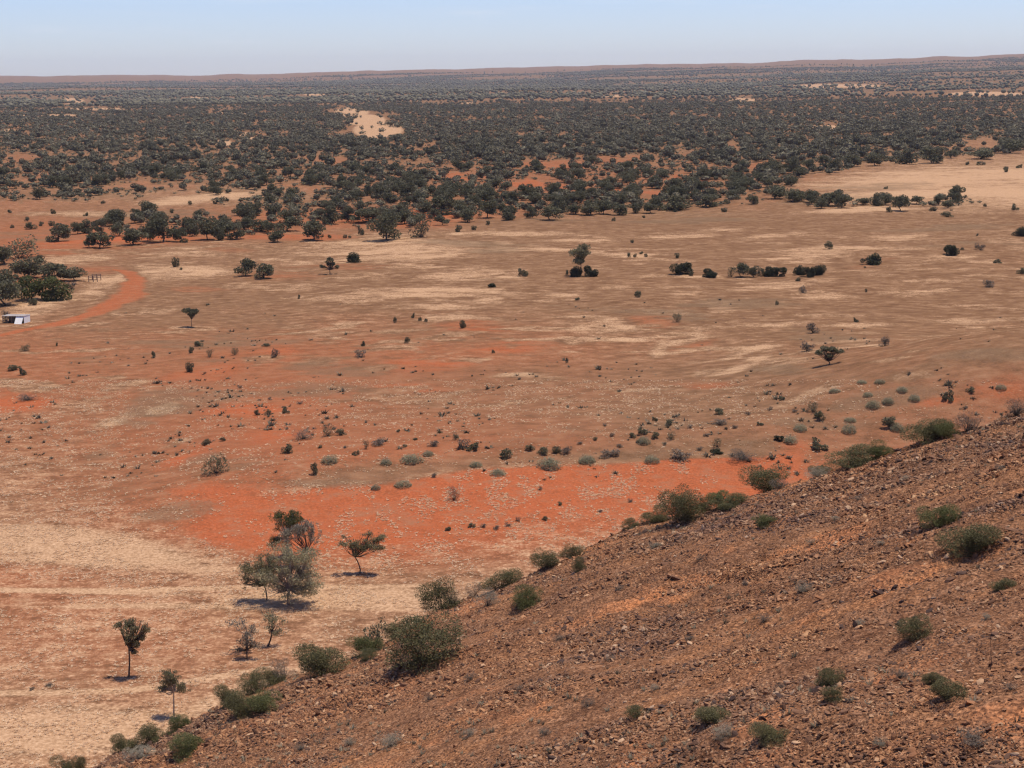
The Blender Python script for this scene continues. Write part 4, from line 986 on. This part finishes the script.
def fields(x, y, z):
    u, v, w = project(x, y, z)
    front = (w > 20)
    u = np.clip(u, -400, 1424); v = np.clip(v, 40, 900)
    wu = u + (fbm(x * .02, y * .02, 11) - .5) * 90; wv = v + (fbm(x * .03, y * .015, 13) - .5) * 14
    S = table(TS, wu, wv); Rr = table(TR, wu, wv)
    rb = blobs(RED, u, v, x, y)
    Rr = np.minimum(Rr + rb * np.where(v > 455, .5, .38), 1)
    S = S * (1 - .6 * rb)
    st = blobs(STRAW, u, v, x, y)
    S = S * (1 - .16 * sstep(205, 225, v) * (1 - sstep(320, 350, v))) - .04 * (v > 215) * (v < 500)
    S = np.minimum(S + st * .42, 1); Rr = Rr * (1 - .55 * st)
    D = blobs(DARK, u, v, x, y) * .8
    pt = sstep(.585, .69, fbm(x * .075 + 3, y * .13, 201, 5)) * sstep(222, 245, v) * (1 - sstep(385, 430, v))
    S = S + .27 * pt; Rr = Rr * (1 - .5 * pt)
    cr = (1 - sstep(2, 7, np.abs(v - np.interp(u, [150, 330, 400, 470, 550, 650, 760], [508, 487, 482, 470, 465, 461, 456]) + (fbm(x * .1, y * .1, 207, 3) - .5) * 8))) * (u > 250) * (u < 775) * sstep(.35, .6, fbm(x * .15, y * .15, 209, 3))
    S = S + .35 * cr
    cv = np.interp(u, [150, 330, 400, 470, 550, 650, 760, 800], [506, 487, 482, 470, 465, 461, 457, 452]) + (fbm(x * .08, y * .08, 227, 3) - .5) * 7
    bk = sstep(-1.0, 2.5, v - cv) * (1 - sstep(30, 62, v - cv)) * sstep(270, 400, u) * (1 - sstep(790, 830, u))
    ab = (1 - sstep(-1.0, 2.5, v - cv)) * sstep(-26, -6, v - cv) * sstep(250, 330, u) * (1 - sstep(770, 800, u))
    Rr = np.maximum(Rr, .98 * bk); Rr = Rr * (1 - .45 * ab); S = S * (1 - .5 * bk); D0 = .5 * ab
    lowb = sstep(35, 55, v - cv) * (1 - sstep(85, 105, v - cv)) * sstep(300, 400, u); S = S + .06 * lowb
    Rr = Rr + .09 * (1 - sstep(560, 700, u)) * sstep(300, 330, v) * (1 - sstep(445, 470, v))
    D0 = np.maximum(D0, .42 * sstep(325, 370, v) * (1 - sstep(440, 480, v)) * sstep(60, 200, u))
    D = np.maximum(D, D0); D = np.maximum(D, .25 * sstep(300, 440, v) * (1 - sstep(470, 500, v)))
    far_clear = np.zeros_like(u)
    for (a, b, p, q) in CLEAR[:18]:
        far_clear = np.maximum(far_clear, 1 - sstep(.6, 1.4, ((u - a) / p) ** 2 + ((v - b) / q) ** 2))
    S = np.maximum(S, far_clear * .9); Rr = Rr * (1 - .8 * far_clear)
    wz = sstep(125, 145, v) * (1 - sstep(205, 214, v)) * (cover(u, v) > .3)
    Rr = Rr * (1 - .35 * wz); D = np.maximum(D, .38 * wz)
    fl = np.maximum(seg_mask(u, v + (fbm(x * .05, y * .05, 217, 3) - .5) * 5, [(-60, 589, 3.2), (120, 592, 3.2), (250, 588, 3), (420, 585, 2)]), seg_mask(u, v + (fbm(x * .05, y * .05, 219, 3) - .5) * 6, [(-60, 694, 4), (130, 690, 4), (270, 668, 3)]))
    S = np.minimum(S + .38 * fl, 1); Rr = Rr * (1 - .5 * fl)
    hz = sstep(8500, 11500, np.hypot(x, y)); D = D * (1 - .6 * hz); S = S * (1 - hz) + .35 * hz; Rr = Rr * (1 - hz) + .4 * hz
    tr = seg_mask(u + (fbm(x * .12, y * .12, 19, 3) - .5) * 16, v + (fbm(x * .1, y * .1, 29, 3) - .5) * 3.5, TRACK)
    S = S * (1 - tr); Rr = np.maximum(Rr * (1 - tr), tr * .8); D = D * (1 - tr)
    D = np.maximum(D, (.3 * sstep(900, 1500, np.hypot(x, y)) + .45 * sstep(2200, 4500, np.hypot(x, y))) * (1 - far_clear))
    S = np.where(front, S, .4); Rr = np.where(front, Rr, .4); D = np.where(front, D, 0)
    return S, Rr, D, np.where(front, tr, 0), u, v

# plain mesh: rings around the camera's foot, dense in the photographed sector
ang = np.concatenate([np.linspace(-180, -60, 25)[:-1], np.linspace(-60, -21, 60)[:-1], np.linspace(-21, 21, 560), np.linspace(21, 60, 60)[1:], np.linspace(60, 180, 25)[1:-1]])
ang = np.radians(ang)
rad_ = [12.0]
while rad_[-1] < 17000:
    r_ = rad_[-1]; k = 1.03 if r_ < 100 else (1.0032 if r_ < 1200 else (1.006 if r_ < 4000 else 1.012))
    rad_.append(r_ * k)
rad_ = np.array(rad_)
A, RD = np.meshgrid(ang, rad_)
X = (RD * np.sin(A)).ravel(); Y = (RD * np.cos(A)).ravel()
Z = plain_h(X, Y); Z[RD.ravel() < 14] -= 0
S_, R_, D_, T_, U_, V_ = fields(X, Y, Z)
na, nr = len(ang), len(rad_)
i = np.arange(nr - 1)[:, None] * na; j = np.arange(na)[None]; jn = (j + 1) % na
Fq = np.stack([i + j, i + jn, i + na + jn, i + na + j], -1).reshape(-1, 4)[:, ::-1]

def ground_mat():
    m, nt, b = newmat('desert_ground')
    g = N(nt, 'ShaderNodeNewGeometry'); pos = g.outputs['Position']
    def att(n): return N(nt, 'ShaderNodeAttribute', attribute_name=n).outputs['Fac']
    S, Rd, D = att('straw'), att('red'), att('dark')
    def noise(scale, det=4, rough=.6, st=(1, 1, 1)):
        mp = N(nt, 'ShaderNodeMapping'); mp.inputs['Scale'].default_value = st
        nt.links.new(pos, mp.inputs[0]); n = N(nt, 'ShaderNodeTexNoise', Scale=scale, Detail=det, Roughness=rough)
        nt.links.new(mp.outputs[0], n.inputs['Vector']); return n.outputs[0]
    n_big = noise(.045, 7, .72, (.7, 1.1, 1)); n_mid = noise(.42, 5, .7, (.6, 1, 1)); n_fine = noise(2.6, 3, .7); n_fine2 = noise(1.3, 3, .75, (1, 1, 1))
    tot = math_(nt, 'ADD', math_(nt, 'MULTIPLY', math_(nt, 'SUBTRACT', n_big, .5), .8), math_(nt, 'MULTIPLY', math_(nt, 'SUBTRACT', n_mid, .5), 1.3))
    tot = math_(nt, 'ADD', tot, math_(nt, 'MULTIPLY', math_(nt, 'SUBTRACT', n_fine2, .5), 1.3))
    brown = ramp(nt, n_mid, [(.3, (.125, .063, .034)), (.5, (.192, .103, .056)), (.7, (.275, .158, .088))])
    red = mixc(nt, smooth_(nt, n_mid, .46, .72), ramp(nt, n_fine, [(.3, (.27, .070, .028)), (.55, (.385, .100, .040)), (.75, (.45, .150, .068))]), (.30, .125, .066))
    straw = ramp(nt, n_fine, [(.25, (.27, .155, .082)), (.5, (.45, .272, .155)), (.75, (.65, .43, .265))])
    dark = ramp(nt, n_fine, [(.3, (.115, .075, .045)), (.7, (.215, .135, .080))])
    rf = smooth_(nt, math_(nt, 'ADD', Rd, math_(nt, 'MULTIPLY', tot, .62)), .15, 1.2)
    c = mixc(nt, rf, brown, red)
    sf = smooth_(nt, math_(nt, 'ADD', S, math_(nt, 'MULTIPLY', tot, .8)), .36, .95)
    c = mixc(nt, math_(nt, 'MULTIPLY', sf, .88), c, straw)
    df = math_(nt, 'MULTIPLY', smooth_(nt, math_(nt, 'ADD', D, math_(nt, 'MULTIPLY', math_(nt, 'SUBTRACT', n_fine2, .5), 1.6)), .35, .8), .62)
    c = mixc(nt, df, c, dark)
    nt.links.new(c, b.inputs['Base Color'])
    bp = N(nt, 'ShaderNodeBump', Strength=.55, Distance=.18)
    nt.links.new(math_(nt, 'ADD', n_fine, math_(nt, 'MULTIPLY', n_mid, 1.5)), bp.inputs['Height']); nt.links.new(bp.outputs[0], b.inputs['Normal'])
    b.inputs['Roughness'].default_value = 1; b.inputs['Specular IOR Level'].default_value = 0
    return m
GM = ground_mat()
fmid = Fq[:, 0]
istrack = T_[Fq].mean(1) > .5
ishill = (np.hypot(X, Y)[fmid] > 9000)
scarp = (R_[fmid] > .8) & (V_[fmid] > 450) & (V_[fmid] < 570) & (U_[fmid] > 200) & (U_[fmid] < 820) & ~istrack
def sub(name, mask, **kw):
    f = Fq[mask]; used = np.unique(f); mp = np.zeros(len(X), np.int64); mp[used] = np.arange(len(used))
    me = mesh(name, np.stack([X, Y, Z], -1)[used], mp[f], GM, smooth=True, attrs={'straw': S_[used], 'red': R_[used], 'dark': D_[used]})
    return obj(name, me, kind='structure', **kw)
sub('ground', ~istrack & ~ishill & ~scarp, label='open plain of red soil and pale dry grass')
sub('dirt_track', istrack, label='curving track of bare red dirt beside the shed')
sub('sand_bank', scarp, label='bright red sandy bank below the rocky slope')
sub('distant_hills', ishill, label='low mauve hills along the horizon')

# ------------------------------------------------------------------ rocky hillside
gx = np.arange(-64, 96, .22); gy = np.arange(-40, 150, .22)
GX, GY = np.meshgrid(gx, gy); GZ = hill_h(GX, GY)
PZ = plain_h(GX, GY)
alive = GZ > PZ - 1.5
nx = len(gx); ny = len(gy)
i = np.arange(ny - 1)[:, None] * nx; j = np.arange(nx - 1)[None]
HF = np.stack([i + j, i + j + 1, i + nx + j + 1, i + nx + j], -1).reshape(-1, 4)
HF = HF[alive.ravel()[HF].any(1)]
def hill_mat():
    m, nt, b = newmat('stony_soil')
    g = N(nt, 'ShaderNodeNewGeometry')
    def noise(scale, det=4, rough=.6):
        n = N(nt, 'ShaderNodeTexNoise', Scale=scale, Detail=det, Roughness=rough); nt.links.new(g.outputs['Position'], n.inputs['Vector']); return n.outputs[0]
    n1, n2, n3 = noise(.16, 4), noise(2.2, 5, .75), noise(9, 3, .7)
    mp = N(nt, 'ShaderNodeMapping'); mp.vector_type = 'TEXTURE'; mp.inputs['Rotation'].default_value = (0, 0, R(25.5)); mp.inputs['Scale'].default_value = (9, 1.4, 3); nt.links.new(g.outputs['Position'], mp.inputs[0])
    ns_ = N(nt, 'ShaderNodeTexNoise', Scale=1.0, Detail=5.0, Roughness=.6); nt.links.new(mp.outputs[0], ns_.inputs['Vector'])
    base = ramp(nt, n2, [(.3, (.12, .056, .030)), (.5, (.225, .112, .061)), (.72, (.34, .185, .108))])
    ora = ramp(nt, n3, [(.3, (.33, .13, .058)), (.7, (.47, .21, .10))])
    c = mixc(nt, smooth_(nt, n1, .54, .70), base, ora)
    c = mixc(nt, 1.0, c, ramp(nt, ns_.outputs[0], [(.35, (.72, .70, .72)), (.5, (1, 1, 1)), (.65, (1.2, 1.12, 1.0))]), 'MULTIPLY')
    vg = N(nt, 'ShaderNodeTexVoronoi', Scale=15.0); nt.links.new(g.outputs['Position'], vg.inputs['Vector'])
    sp = N(nt, 'ShaderNodeSeparateColor'); nt.links.new(vg.outputs['Color'], sp.inputs[0])
    c = mixc(nt, 1.0, c, ramp(nt, sp.outputs[0], [(0, (.42, .42, .46)), (.3, (.75, .74, .75)), (.65, (1.05, 1.0, .95)), (1, (1.5, 1.5, 1.45))]), 'MULTIPLY')
    nt.links.new(c, b.inputs['Base Color'])
    vo = N(nt, 'ShaderNodeTexVoronoi', Scale=6.5); nt.links.new(g.outputs['Position'], vo.inputs['Vector'])
    bp = N(nt, 'ShaderNodeBump', Strength=.8, Distance=.10)
    nt.links.new(math_(nt, 'ADD', vo.outputs['Distance'], n2), bp.inputs['Height']); nt.links.new(bp.outputs[0], b.inputs['Normal'])
    b.inputs['Roughness'].default_value = 1; b.inputs['Specular IOR Level'].default_value = 0
    return m
obj('rocky_hill', mesh('rocky_hill', np.stack([GX, GY, GZ], -1).reshape(-1, 3), HF, hill_mat(), smooth=True), kind='structure', label='stony brown hillside falling away to the left')

def stone_mat():
    m, nt, b = newmat('stones')
    at_ = N(nt, 'ShaderNodeAttribute', attribute_name='tint').outputs['Fac']
    g = N(nt, 'ShaderNodeNewGeometry'); n = N(nt, 'ShaderNodeTexNoise', Scale=14.0, Detail=3.0); nt.links.new(g.outputs['Position'], n.inputs['Vector'])
    c = ramp(nt, at_, [(0, (.085, .055, .045)), (.22, (.16, .088, .056)), (.45, (.26, .138, .080)), (.66, (.36, .195, .108)), (.85, (.47, .295, .175)), (1, (.54, .37, .24))])
    rg_ = N(nt, 'ShaderNodeTexNoise', Scale=.13, Detail=4.0, Roughness=.6); nt.links.new(g.outputs['Position'], rg_.inputs['Vector'])
    c = mixc(nt, 1.0, c, ramp(nt, rg_.outputs[0], [(.32, (.62, .60, .66)), (.48, (.90, .85, .80)), (.58, (1.0, .84, .70)), (.7, (1.12, 1.02, .86))]), 'MULTIPLY')
    c = mixc(nt, .5, c, ramp(nt, n.outputs[0], [(.3, (.5, .5, .5)), (.7, (1.0, 1.0, 1.0))]), 'MULTIPLY')
    nt.links.new(c, b.inputs['Base Color']); return m

rs = np.random.default_rng(77)
NST = 380000
sx = rs.uniform(-40, 60, NST * 5); sy = rs.uniform(25, 112, NST * 5)
e = hill_e(sx, sy); sz = hill_h(sx, sy); su, sv, sw = project(sx, sy, sz)
dd = np.hypot(sx, sy)
ok = (e < 9) & (su > -60) & (su < 1090) & (sv < 800) & (sz > plain_h(sx, sy))
strk = fbm((sx * .43 + sy * .9) * .55, (sx * .9 - sy * .43) * .07, 143, 4)
dn = np.clip((60 / dd) ** 1.0, 0, 1.6) / 1.6 * (.25 + .95 * sstep(.36, .56, strk)) * (.35 + .9 * sstep(.35, .65, fbm(sx * .22, sy * .22, 88, 3)))
ok &= rs.random(len(sx)) < dn
sx, sy, sz, dd = [q[ok][:NST] for q in (sx, sy, sz, dd)]
print('stones', len(sx))
strk2 = fbm((sx * .43 + sy * .9) * .55, (sx * .9 - sy * .43) * .07, 143, 4)
size_ = np.clip(.026 * rs.pareto(2.2, len(sx)) + .042, 0, .19) * (.75 + .5 * sstep(.45, .65, strk2)) * (.62 + .55 * dd / 60)
ST = []
for k in range(26):
    v, f = ico(1); r_ = np.random.default_rng(k)
    v = v * (1 + r_.normal(0, .24, (len(v), 1))) * [.68, r_.uniform(.28, .5), r_.uniform(.14, .30)]
    ta = r_.normal(0, .45); v = v @ np.array([[math.cos(ta), 0, math.sin(ta)], [0, 1, 0], [-math.sin(ta), 0, math.cos(ta)]])
    v[:, 2] += .08
    ST.append((v, f))
V, Fc, t = bake(sx, sy, sz, size_, ST, rs, hs=(.6, 1.5), ws=1.0)
# low outcrop slabs along the ledges
ox = rs.uniform(-40, 60, 60000); oy = rs.uniform(25, 112, 60000); oz = hill_h(ox, oy)
q_ = (ox * .35 + oy * .94) * .42 + fbm(ox * .09, oy * .09, 52, 3) * 2.6; sw_ = q_ - np.floor(q_)
ok = (hill_e(ox, oy) < 5) & (oz > plain_h(ox, oy)) & (sw_ > .72) & (sw_ < .92) & (fbm(ox * .14, oy * .2, 57, 2) > .52) & (rs.random(len(ox)) < .32)
ox, oy, oz = ox[ok], oy[ok], oz[ok]; print('slabs', len(ox))
V2, F2, t2 = bake(ox, oy, oz - .06, np.clip(rs.lognormal(-1.45, .35, len(ox)), .1, .42), ST, rs, hs=(.7, 1.5), ws=1.2, rot=(-.55, .15))
Fc = np.concatenate([Fc, F2 + len(V)]); V = np.concatenate([V, V2]); t = np.concatenate([t, np.clip(t2 * .7 + .05, 0, 1)])
obj('rubble', mesh('rubble', V, Fc, stone_mat(), tint=t), kind='stuff', label='loose brown and tan stones covering the hillside', category='stones')

# ------------------------------------------------------------------ tufts
def tuft_t(seed, nb, lean=.5, w=.09):
    r_ = np.random.default_rng(seed); V = []; Fc = []
    for k in range(nb):
        a = r_.uniform(0, 6.28); b = r_.uniform(0, .22); l = r_.uniform(.1, lean)
        p = np.array([math.cos(a) * b, math.sin(a) * b, -.05]); q = p + [math.cos(a) * l, math.sin(a) * l, r_.uniform(.6, 1.0)]
        s = np.array([-math.sin(a), math.cos(a), 0]) * w
        V += [p - s, p + s, q]; Fc.append((3 * k, 3 * k + 1, 3 * k + 2))
    return np.array(V), np.array(Fc)
def grassmat(name, a, c, tr=.2):
    m, nt, b = newmat(name); at_ = N(nt, 'ShaderNodeAttribute', attribute_name='tint').outputs['Fac']
    cc = ramp(nt, at_, [(0, a), (1, c)]); nt.links.new(cc, b.inputs['Base Color'])
    tl = N(nt, 'ShaderNodeBsdfTranslucent'); nt.links.new(cc, tl.inputs[0]); mx = N(nt, 'ShaderNodeMixShader'); mx.inputs[0].default_value = tr
    nt.links.new(b.outputs[0], mx.inputs[1]); nt.links.new(tl.outputs[0], mx.inputs[2]); nt.links.new(mx.outputs[0], nt.nodes['Material Output'].inputs[0]); return m
def scatter_sector(n, r0, r1, seed, az=21.0, p=1.0):
    q = np.random.default_rng(seed); r = np.sqrt(q.uniform(r0 * r0, r1 * r1, n)); a = np.radians(q.uniform(-az, az, n))
    x = r * np.sin(a); y = r * np.cos(a); return x, y, q
TT_ = [tuft_t(s, 10, 1.1, .13) for s in range(6)]
x, y, q = scatter_sector(330000, 112, 330, 31)
z = plain_h(x, y); s1, r1, d1, t1, u1, v1 = fields(x, y, z)
cl = fbm(x * .35, y * .35, 61, 3)
pr = np.clip(s1 * .9 + .02, 0, 1) * sstep(.38, .62, cl) * (v1 > 380) * (1 - t1)
ln = (sstep(.53, .66, fbm(x * .4, y * .2, 67, 3)) * sstep(.4, .6, fbm(x * .05, y * .05, 68, 3)) * (r1 > .5) * (v1 > 455) * (v1 < 570) * .9)
pr = np.maximum(pr, ln) * (z > hill_h(x, y) - .2)
k = q.random(len(x)) < pr * .85
x, y, z = x[k], y[k], z[k]; print('tufts', len(x))
V, Fc, t = bake(x, y, z, q.uniform(.18, .42, len(x)), TT_, q, hs=(.3, .6), ws=.9)
obj('dry_grass', mesh('dry_grass', V, Fc, grassmat('dry_grass', (.60, .38, .23), (.88, .68, .46), .45), tint=t), kind='stuff', label='pale dry grass tufts over the near plain and red bank', category='grass')
# low dry scrub tufts over the middle plain
x, y, q = scatter_sector(90000, 185, 520, 32)
z = plain_h(x, y); s1, r1, d1, t1, u1, v1 = fields(x, y, z)
pr = (d1 * .8 + .06 + .45 * (u1 > 770) * (v1 > 368)) * sstep(.45, .65, fbm(x * .09, y * .05, 63, 3)) * (v1 > 300) * (v1 < 480) * (1 - t1) * (.2 + .8 * sstep(330, 430, v1))
k = q.random(len(x)) < pr * .27
x, y, z = x[k], y[k], z[k]; print('low scrub', len(x))
V, Fc, t = bake(x, y, z, q.lognormal(-.55, .35, len(x)), [tuft_t(s + 50, 14, .7, .12) for s in range(5)], q, hs=(.45, .8), ws=1.3)
obj('low_scrub', mesh('low_scrub', V, Fc, grassmat('low_scrub', (.07, .06, .042), (.24, .19, .13)), tint=t), kind='stuff', label='low brown and grey scrub speckling the middle of the plain', category='scrub')
# hillside dry tussocks
x = rs.uniform(-40, 75, 16000); y = rs.uniform(24, 125, 16000); z = hill_h(x, y); e = hill_e(x, y)
k = (e < 6) & (z > plain_h(x, y)) & (rs.random(len(x)) < .8 * sstep(.42, .66, fbm(x * .12, y * .12, 95, 3)) + .03)
x, y, z = x[k], y[k], z[k]; print('tussocks', len(x))
V, Fc, t = bake(x, y, z, rs.uniform(.12, .32, len(x)), [tuft_t(s + 80, 22, .6, .045) for s in range(5)], rs, hs=(.5, .9), ws=1.2)
obj('dry_tussocks', mesh('dry_tussocks', V, Fc, grassmat('dry_tussock', (.10, .085, .06), (.34, .29, .20)), tint=t), kind='stuff', label='small grey dry tussocks between the stones of the hillside', category='grass')

# ------------------------------------------------------------------ haze
def box(name, x0, x1, y0, y1, z0, z1, mat):
    V = np.array([(x, y, z) for x in (x0, x1) for y in (y0, y1) for z in (z0, z1)], float)
    Fc = np.array([(0, 1, 3, 2), (4, 6, 7, 5), (0, 4, 5, 1), (2, 3, 7, 6), (0, 2, 6, 4), (1, 5, 7, 3)])
    return mesh(name, V, Fc, mat)
hm = bpy.data.materials.new('haze'); hm.use_nodes = True; nt = hm.node_tree; nt.nodes.remove(nt.nodes['Principled BSDF'])
pv = nt.nodes.new('ShaderNodeVolumePrincipled'); pv.inputs['Color'].default_value = (.88, .90, 1.0, 1); pv.inputs['Density'].default_value = HAZE = 2.7e-5; pv.inputs['Anisotropy'].default_value = .0
nt.links.new(pv.outputs[0], nt.nodes['Material Output'].inputs['Volume'])
obj('haze', box('haze', -17600, 17600, -17600, 17600, -45, 250, hm), kind='stuff', label='thin pale haze over the far plain', category='haze')

# ------------------------------------------------------------------ light, sky, camera
SUN_AZ, SUN_EL = R(62), R(75)          # azimuth measured from +Y (view direction) towards +X (right)
sd = Vector((math.sin(SUN_AZ) * math.cos(SUN_EL), math.cos(SUN_AZ) * math.cos(SUN_EL), math.sin(SUN_EL)))
L = bpy.data.lights.new('sun', 'SUN'); L.energy = 5.0; L.angle = R(.5); L.color = (1, .91, .76)
lo = bpy.data.objects.new('sun', L); COL.objects.link(lo); lo.rotation_euler = sd.to_track_quat('Z', 'Y').to_euler()
w = bpy.data.worlds.new('World'); SC.world = w; w.use_nodes = True; nt = w.node_tree
sk = nt.nodes.new('ShaderNodeTexSky'); sk.sky_type = 'NISHITA'; sk.sun_disc = False
sk.sun_elevation = SUN_EL; sk.sun_rotation = SUN_AZ; sk.altitude = 300; sk.air_density = 1.0; sk.dust_density = .3; sk.ozone_density = 2.0
bg = nt.nodes['Background']; bg.inputs[1].default_value = .12
tc = nt.nodes.new('ShaderNodeTexCoord'); mp = nt.nodes.new('ShaderNodeMapping'); mp.inputs['Scale'].default_value = (3, 3, 26); nt.links.new(tc.outputs['Generated'], mp.inputs[0])
cn = N(nt, 'ShaderNodeTexNoise', Scale=2.6, Detail=6.0, Roughness=.6); nt.links.new(mp.outputs[0], cn.inputs['Vector'])
cf = math_(nt, 'MULTIPLY', smooth_(nt, cn.outputs[0], .56, .80), .30)
nt.links.new(mixc(nt, cf, mixc(nt, 1.0, sk.outputs[0], (.84, .91, 1.27), 'MULTIPLY'), (6.6, 6.9, 7.6)), bg.inputs[0])
cd = bpy.data.cameras.new('camera'); cam = bpy.data.objects.new('camera', cd); COL.objects.link(cam)
cd.sensor_fit = 'HORIZONTAL'; cd.sensor_width = 36; cd.lens = 36 * F / 1024; cd.clip_start = .5; cd.clip_end = 80000
Mx = Matrix(((_r[0], _u[0], -_f[0], 0), (_r[1], _u[1], -_f[1], 0), (_r[2], _u[2], -_f[2], CAMZ), (0, 0, 0, 1)))
cam.matrix_world = Mx; SC.camera = cam
SC.view_settings.view_transform = 'Standard'; SC.view_settings.look = 'None'; SC.view_settings.exposure = 0; SC.view_settings.gamma = 1
SC.render.engine = 'CYCLES'
SC.cycles.max_bounces = 4; SC.cycles.diffuse_bounces = 2; SC.cycles.volume_bounces = 0; SC.cycles.transparent_max_bounces = 4
SC.cycles.use_adaptive_sampling = True; SC.cycles.adaptive_threshold = .02
SC.cycles.use_denoising = True; SC.cycles.denoiser = 'OPENIMAGEDENOISE'; SC.cycles.denoising_prefilter = 'ACCURATE'
SC.cycles.filter_width = 1.3
